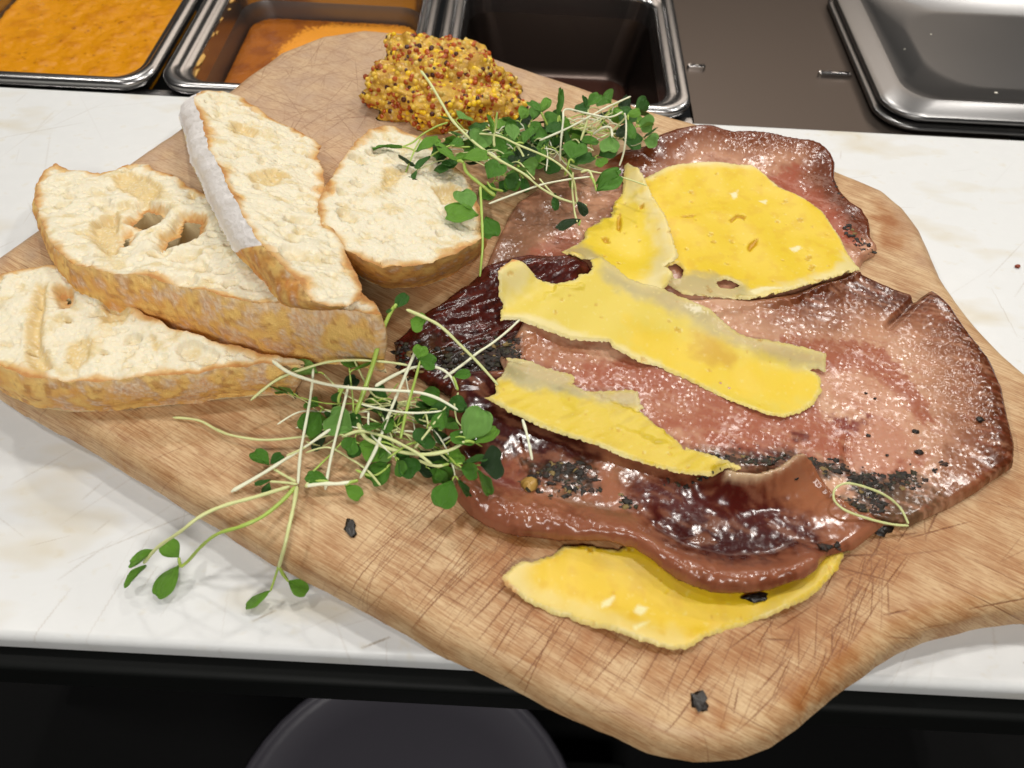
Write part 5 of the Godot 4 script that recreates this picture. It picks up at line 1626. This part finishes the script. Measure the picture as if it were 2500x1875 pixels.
	sprout("sprout with ruffled leaves at the clump's far end by the pork", B([41.8, 42, -333.3, 47.3, 48, -335.5, 50.1, 51, -336.6]), 0.0007, 1, [[B([49.3, 51, -336.5, 55.7, 53, -338.1]), 5.0, 0, 0.4], [B([50.1, 50, -334.1, 52.4, 47, -324.4]), 6.0, 1, -0.3], [B([48.5, 51, -336.5, 44.4, 53, -338.4]), 4.0, 0, 0.2]], up)
	sprout("sprout with a pale green leaf above the pork rind", B([33.3, 46, -326.7, 37.4, 50, -326.5, 41.1, 51, -325.3, 42, 49, -320.6]), 0.0009, 0, [[B([41.2, 49, -321.8, 40.5, 46, -312.2]), 7.0, 4, 0.1]], up)
	sprout("sprout with a broad dark leaf toward the clump's far end", B([19.9, 40, -301.5, 20.9, 45, -302.2, 21.5, 47, -304.3]), 0.0008, 2, [[B([22.2, 47, -304.4, 24.8, 52, -312.3]), 10.0, 1, 0.0], [B([23.8, 46, -303.5, 32.7, 48, -308.8]), 6.0, 2, 0.2]], up)
	sprout("sprout with a folded leaf standing before the small pointed cheese", B([27, 44, -299.2, 30.6, 45, -299.4, 32.8, 44, -295]), 0.0008, 1, [[B([34.2, 43, -287.2, 44.8, 48, -295.5]), 8.0, 1, 0.5]], up)
	sprout("sprout with a dark twisted leaf at the front of the upper clump", B([-3, 44, -303.9, -1.2, 44, -296.9, 0.4, 43, -293.6]), 0.0008, 2, [[B([-0.4, 44, -294.6, 2.2, 40, -288.4]), 5.0, 2, 0.6], [B([-2.7, 44, -296.8, -6, 41, -288.7]), 7.0, 1, 0.1]], up)
	sprout("pale stem lying over the small pointed cheese", B([19.5, 44, -305.8, 30.8, 43, -302.1, 45.9, 42, -299.9, 57.7, 44, -291.9]), 0.0006, 1, [], up)
	sprout("sprout with a small dark leaf hanging over the back pork slice", B([7.8, 42, -295.5, 11.7, 40, -291.4, 14.8, 38, -289.6]), 0.0006, 1, [[B([15.6, 38, -290.8, 16.2, 35, -282.6]), 4.2, 2, 0.5]], up)
	sprout("sprout with a leaf behind the half round bread's top", B([-25.5, 50, -305.9, -29.8, 51, -304.1, -34.2, 52, -303.5]), 0.0007, 2, [[B([-34.9, 52, -303.5, -28.4, 53, -305.1]), 5.0, 1, 0.0], [B([-43.4, 49, -298.5, -49.2, 48, -291.1]), 5.0, 2, 0.2]], up)
	tangle("pale stem or leaf tangled into the clump below the mustard", up, B([0.7, 32, -322.9])[0], Vector2(0.026, 0.009), 0.05, 36, 0.002, 0.014, 801, 0.95)
	tangle("thin pale stem tangled at the far end of the upper clump", up, B([33.1, 30, -344.4])[0], Vector2(0.016, 0.010), -0.3, 22, 0.003, 0.014, 802, 0.85)
	tangle("leafy sprout pressed low under the upper clump", up, B([-18, 42, -305.3])[0], Vector2(0.016, 0.006), 0.1, 12, 0.001, 0.007, 803, 1.0)
	# ---- lower clump
	sprout("thick white stem leaning across the lower clump", B([-53.4, 25, -140, -48.5, 31, -148.4, -45.2, 36, -158.9, -41.3, 41, -170.7, -38.1, 44, -181.5, -36.3, 46, -186.4]), 0.00085, 0, [], lowg)
	sprout("white stem standing beside the thick one in the lower clump", B([-65.4, 24, -135, -64.2, 30, -143.9, -62.6, 35, -155.1, -61.2, 39, -164.6, -60.6, 41, -170.1]), 0.0007, 0, [], lowg)
	sprout("white stem rising in front of the lowest bread crust", B([-75, 26, -135.7, -75.3, 31, -146.7, -74.6, 36, -160.5, -74.2, 40, -169.3, -74.7, 42, -176.1]), 0.0007, 0, [], lowg)
	sprout("long white stem lying across the lowest bread crust", B([-90.2, 43, -178, -82.3, 44, -172, -70.8, 44, -168.2, -60, 43, -167.4, -45.9, 42, -167.8, -35.3, 41, -168.3, -27.4, 39, -167.5, -19.6, 36, -164.8]), 0.00085, 0, [], lowg)
	sprout("pale arched stem whose end rests on the lowest bread crust", B([-96.7, 36, -164.3, -88, 40, -171.1, -78.7, 43, -174.4, -69, 44, -178, -58.3, 44, -179.6, -47.6, 43, -180.2, -39.5, 42, -180]), 0.0007, 1, [], lowg)
	sprout("tall green sprout leaning on the large bread slice's crust end", B([-57.5, 34, -162, -54.2, 41, -169.8, -51.9, 46, -177.1, -50, 50, -188.1, -47.4, 53, -196.4, -45.5, 54, -199.6]), 0.0011, 2, [[B([-46, 54, -197.6, -41.9, 57, -202.1]), 5.5, 2, 0.2], [B([-46.4, 54, -198, -49.3, 53, -196.8]), 3.0, 2, 0.4]], lowg)
	sprout("pale bowed stem from the tall green sprout down to the pork", B([-41.5, 54, -197.4, -33.8, 53, -194.4, -27.8, 51, -192.1, -20.2, 46, -187.7, -13.3, 41, -183.7, -5.4, 36, -177.5]), 0.0008, 1, [[B([-39.7, 52, -193.9, -34.4, 52, -192.3]), 6.5, 0, 0.2]], lowg)
	sprout("pinkish stem crossing the dark maroon pork fold", B([-26.3, 37, -178.4, -18.6, 39, -184.9, -13.7, 40, -189.8, -8.7, 40, -194.6, -2.9, 39, -202.4, 1.7, 38, -209.6]), 0.0007, 0, [], lowg)
	sprout("thin pale stem lying flat on the bare wood", B([-129.5, 23, -163.5, -119.1, 24, -162.1, -111.4, 24, -158.5, -104.4, 25, -155.5, -92.7, 26, -153.5, -81.8, 27, -154.2, -70.4, 28, -156.2]), 0.0007, 1, [], lowg)
	sprout("greyish white stem pointing down to the board's edge", B([-99, 23, -132.8, -88.6, 26, -139.1, -79.4, 29, -145.2, -72.9, 31, -149.6, -65.8, 33, -155.3]), 0.0009, 0, [], lowg)
	sprout("sprout with small ragged leaves farthest out over the board's edge", B([-77.1, 28, -133.4, -88, 29, -127.9, -97.4, 30, -123.4, -104.2, 30, -118.9, -110.4, 27, -114.5, -120.7, 18, -112.1, -126.9, 11, -109.1]), 0.0009, 1, [[B([-122.5, 15, -112.6, -131.5, 10, -108.5]), 4.0, 0, 0.3], [B([-126.4, 10, -108.8, -134, 5, -103.2]), 5.0, 0, 0.2]], lowg)
	sprout("sprout with two broad green leaves hanging over the white counter", B([-75, 28, -133.5, -78.2, 29, -126.9, -83.1, 30, -120.1, -89.8, 29, -116.5, -98.5, 25, -115.2, -105.5, 18, -113.7, -112, 10, -111.4, -114.9, 8, -109.6]), 0.0009, 2, [[B([-115.8, 8, -110.3, -122.7, 4, -100.6]), 8.0, 0, 0.0], [B([-115.3, 11, -111.9, -120.1, 15, -115.8]), 7.0, 0, 0.2]], lowg)
	sprout("sprout with two folded leaves hanging straight down over the counter", B([-74.5, 28, -133.6, -73.4, 30, -125.2, -73, 31, -117.2, -73.8, 28, -110.7, -76.8, 19, -106.8]), 0.0009, 1, [[B([-81.5, 7, -103.1, -90.5, 3, -99.2]), 5.5, 0, 0.4], [B([-75.6, 9, -106.2, -69.1, 6, -103.5]), 6.5, 0, 0.0]], lowg)
	sprout("short stalk between the folded leaves over the counter", B([-77, 19, -107.1, -78.8, 14, -105.3, -80.8, 9, -102]), 0.0006, 2, [], lowg)
	sprout("short curved stalk ending under the folded leaf over the counter", B([-76.7, 19, -107, -76, 15, -105.8, -74.6, 11, -105]), 0.0006, 2, [], lowg)
	sprout("short white stem lying level at the front of the lower clump", B([-71.6, 27, -134.5, -65.9, 27, -135.7, -59.7, 27, -136.2, -53.8, 26, -138.4]), 0.0010, 0, [[B([-58.1, 26, -136.1, -52.2, 24, -132.8]), 5.0, 0, 0.1]], lowg)
	sprout("sprout with the largest broad leaf beside the lower cheese", B([-56.5, 32, -159.2, -51.9, 32, -152.6, -40.6, 32, -148.1, -29.8, 33, -146.6, -21.4, 34, -148.2, -16, 36, -151]), 0.0010, 1, [[B([-16, 36, -151.4, -10.3, 42, -161.3]), 12.0, 4, 0.0], [B([-12.5, 35, -151.4, -5.1, 37, -157.3]), 7.0, 0, -0.3]], lowg)
	sprout("stem running low through the lower clump to a brown end", B([-61.5, 31, -153.5, -54.3, 33, -155.2, -44.5, 34, -152.2, -33.9, 34, -147, -27.3, 31, -143.7]), 0.0008, 1, [], lowg)
	sprout("thin green stem slanting between the lower clump's leaves", B([-34.4, 32, -149.3, -29.1, 36, -155.6, -23.7, 40, -163.2]), 0.0006, 1, [[B([-23.9, 40, -161.8, -26.2, 37, -155.1]), 5.0, 1, 0.3]], lowg)
	sprout("thin white stem crossing the middle of the lower clump", B([-55.1, 38, -163.7, -45.2, 39, -161, -35.2, 39, -160.3, -24.8, 38, -162.5]), 0.0006, 0, [], lowg)
	sprout("hooked pale stem with leaves above the lower cheese's tip", B([-50.7, 41, -170, -44, 42, -175, -37.2, 42, -179.2, -29.3, 41, -180.5, -24.1, 39, -178.9, -20.3, 37, -173.2]), 0.0008, 0, [[B([-22.5, 39, -178, -16.4, 39, -180.3]), 4.5, 1, 0.4]], lowg)
	sprout("sprout with a twisted green leaf pair against the dark pork fold", B([-39.5, 34, -152.1, -38.1, 39, -160.8, -36, 43, -172.2, -34.9, 45, -179.9]), 0.0007, 2, [[B([-35.7, 45, -180.8, -29.1, 44, -180.2]), 5.5, 1, 0.4], [B([-35.7, 45, -180.8, -34.6, 48, -185.1]), 5.0, 0, 0.3]], lowg)
	sprout("sprout with a small dark leaf at the clump's outer edge", B([-75.7, 27, -136.1, -82.4, 26, -139.9, -86.6, 26, -142.5]), 0.0007, 1, [[B([-87, 26, -142.9, -93.7, 27, -147.3]), 4.6, 1, 0.2], [B([-86.7, 26, -143.3, -83.1, 27, -147.1]), 4.0, 2, 0.3]], lowg)
	sprout("sprout with a dark cupped leaf near the board's edge", B([-74.8, 27, -134.9, -80.1, 26, -136, -85.1, 26, -136.1]), 0.0007, 1, [[B([-85.2, 26, -136.9, -90.5, 26, -135.3]), 3.2, 2, 0.4], [B([-85.3, 26, -135.7, -87, 24, -131.9]), 4.0, 2, 0.2]], lowg)
	sprout("sprout with one cupped leaf between the white stems", B([-71.5, 27, -133.9, -70.9, 27, -136.3, -68.8, 27, -136.5]), 0.0008, 1, [[B([-64, 27, -136.8, -72, 28, -138.9]), 6.0, 1, 0.1]], lowg)
	sprout("sprout with two leaves low on the wood under the lower clump", B([-55.3, 26, -142.7, -48.8, 25, -141.3, -44.3, 25, -144.8]), 0.0007, 2, [[B([-43.1, 25, -146.6, -50, 25, -139.6]), 8.0, 1, 0.1], [B([-58.2, 28, -153.1, -56.3, 26, -148.5]), 6.0, 2, 0.2]], lowg)
	sprout("sprout with a leaf pointing to the pork's pale lobe", B([-32.7, 30, -145.8, -26.1, 30, -143.8, -21.3, 30, -144.9]), 0.0008, 1, [[B([-21.2, 31, -145.1, -17.2, 33, -148.2]), 6.0, 0, 0.2], [B([-25.4, 29, -143.6, -23, 26, -139.8]), 4.5, 1, 0.2]], lowg)
	sprout("sprout with two dark leaves below the large bread slice's crust", B([-63.1, 31, -163, -65.3, 33, -168.7, -63.7, 35, -173.7]), 0.0007, 2, [[B([-63.9, 35, -172.8, -59.5, 36, -177.9]), 4.5, 3, 0.4], [B([-65.7, 34, -171.6, -66.9, 32, -168.4]), 5.0, 2, 0.2]], lowg)
	sprout("sprout with a dark leaf beside the pale wood in the lower clump", B([-73.8, 27, -158, -67.6, 29, -157.9, -62.5, 30, -158.4]), 0.0006, 1, [[B([-62.5, 31, -159.5, -55.7, 32, -161]), 6.0, 2, 0.2], [B([-75.4, 27, -158.8, -73.9, 29, -163.7]), 3.4, 2, 0.5]], lowg)
	sprout("single thin stem stuck to the front pork slice under the lower cheese", B([4.6, 35, -162.8, 6.4, 34, -157.1, 7.6, 33, -152.3, 8.8, 31, -147.8]), 0.0007, 0, [], "loose stems on the pork")
	tangle("leafy sprout pressed low in the middle of the lower clump", lowg, B([-37.8, 25, -161.6])[0], Vector2(0.020, 0.011), 0.2, 22, 0.001, 0.009, 811, 0.85)
	tangle("thin stem tangled low in the lower clump", lowg, B([-57.6, 24, -159.2])[0], Vector2(0.020, 0.012), -0.35, 10, 0.001, 0.009, 812, 0.2)
	sprout("pale stem bent into a closed loop on the pork's herb crust", B([143.2, 27, -131.3, 137.6, 28, -130.8, 129.4, 30, -131.1, 119.6, 33, -132.3, 115.7, 34, -134.9, 114.9, 35, -137.5, 116.2, 36, -140, 120.2, 36, -141.9, 126.6, 35, -141.5, 134.4, 33, -139.7, 140.3, 30, -136.6, 142.8, 28, -131.4]), 0.0006, 1, [], "loose stems on the pork")

# ---------------------------------------------------------------- loose bits
func crumbs() -> void:
	var black := mat(lin(34, 28, 22).linear_to_srgb(), 0.4)
	var places := B([138.4, 36, -169.6, 156.6, 35, -171.8, 155.2, 34, -162.3, 143.5, 35, -160.9, 182.2, 32, -177.3, 141.9, 36, -189.6, 145, 36, -187.3, 103.9, 34, -144.9])
	var words := ["round black pepper bit beside the dark red spot on the pork", "oval black pepper bit near the pork's wet rind", "coarse black pepper bit above the herb crust", "tiny black pepper bit between the larger ones", "big black pepper bit on the shining brown rind", "speck of pepper above the dark red spot", "small greenish speck by the long cheese's end", "pepper bit on the curled fat lip"]
	var sizes := [2.3, 3.0, 3.2, 1.5, 3.4, 1.4, 1.4, 2.2]
	for k in places.size():
		var p := places[k]
		var t := thing("pepper_bit", words[k], "pepper", Vector3(p.x, h_at(p.x, p.z) + 0.0002, p.z), "pepper bits on the pork")
		obj("bit", lump_mesh(900 + k, 0.45, 0.6), black, t).scale = Vector3(sizes[k], sizes[k] * 0.9, sizes[k] * 0.75) * 0.00085
	var flakes := B([-54.2, 22, -121.4, 63.4, 21, -68.4, 86, 24, -102.6, 135.9, 22, -131.6])
	words = ["dark dried herb flake lying alone on the pale wood", "black charred flake at the board's rounded corner", "square black flake between front pork slice and golden cheese", "black crumb where the front pork slice meets the wood"]
	var span := [Vector3(3.0, 1.0, 7.0), Vector3(5.0, 1.2, 6.0), Vector3(7.5, 1.5, 2.6), Vector3(6.0, 2.5, 5.0)]
	for k in 4:
		var p := flakes[k]
		var t := thing("herb_flake", words[k], "herb flake", Vector3(p.x, h_at(p.x, p.z) + 0.0004, p.z), "dark flakes on the board")
		var o := obj("flake", lump_mesh(920 + k, 0.6, 0.8, 7, 10), black, t)
		o.scale = span[k] * 0.001
		o.rotation.y = [0.35, 0.5, 0.1, 0.3][k]
	var red := mat(lin(140, 62, 34).linear_to_srgb(), 0.5)
	var c := B([256.5, 0, -298.3, 266.7, 0, -334.6])
	var t := thing("red_crumb", "small red brown crumb alone on the white counter", "crumb", c[0] + Vector3(0, 0.0006, 0))
	obj("crumb", lump_mesh(930, 0.4), red, t).scale = Vector3(0.0028, 0.002, 0.0022)
	var g := thing("garlic_bit", "pale yellow garlic bit in the front slice's dark herbs", "garlic", Vector3.ZERO)
	var q := B([8.4, 31, -139.2])[0]
	g.position = Vector3(q.x, h_at(q.x, q.z) + 0.0008, q.z)
	obj("bit", lump_mesh(931, 0.5), mat(lin(176, 138, 70).linear_to_srgb(), 0.35), g).scale = Vector3(0.006, 0.005, 0.006)
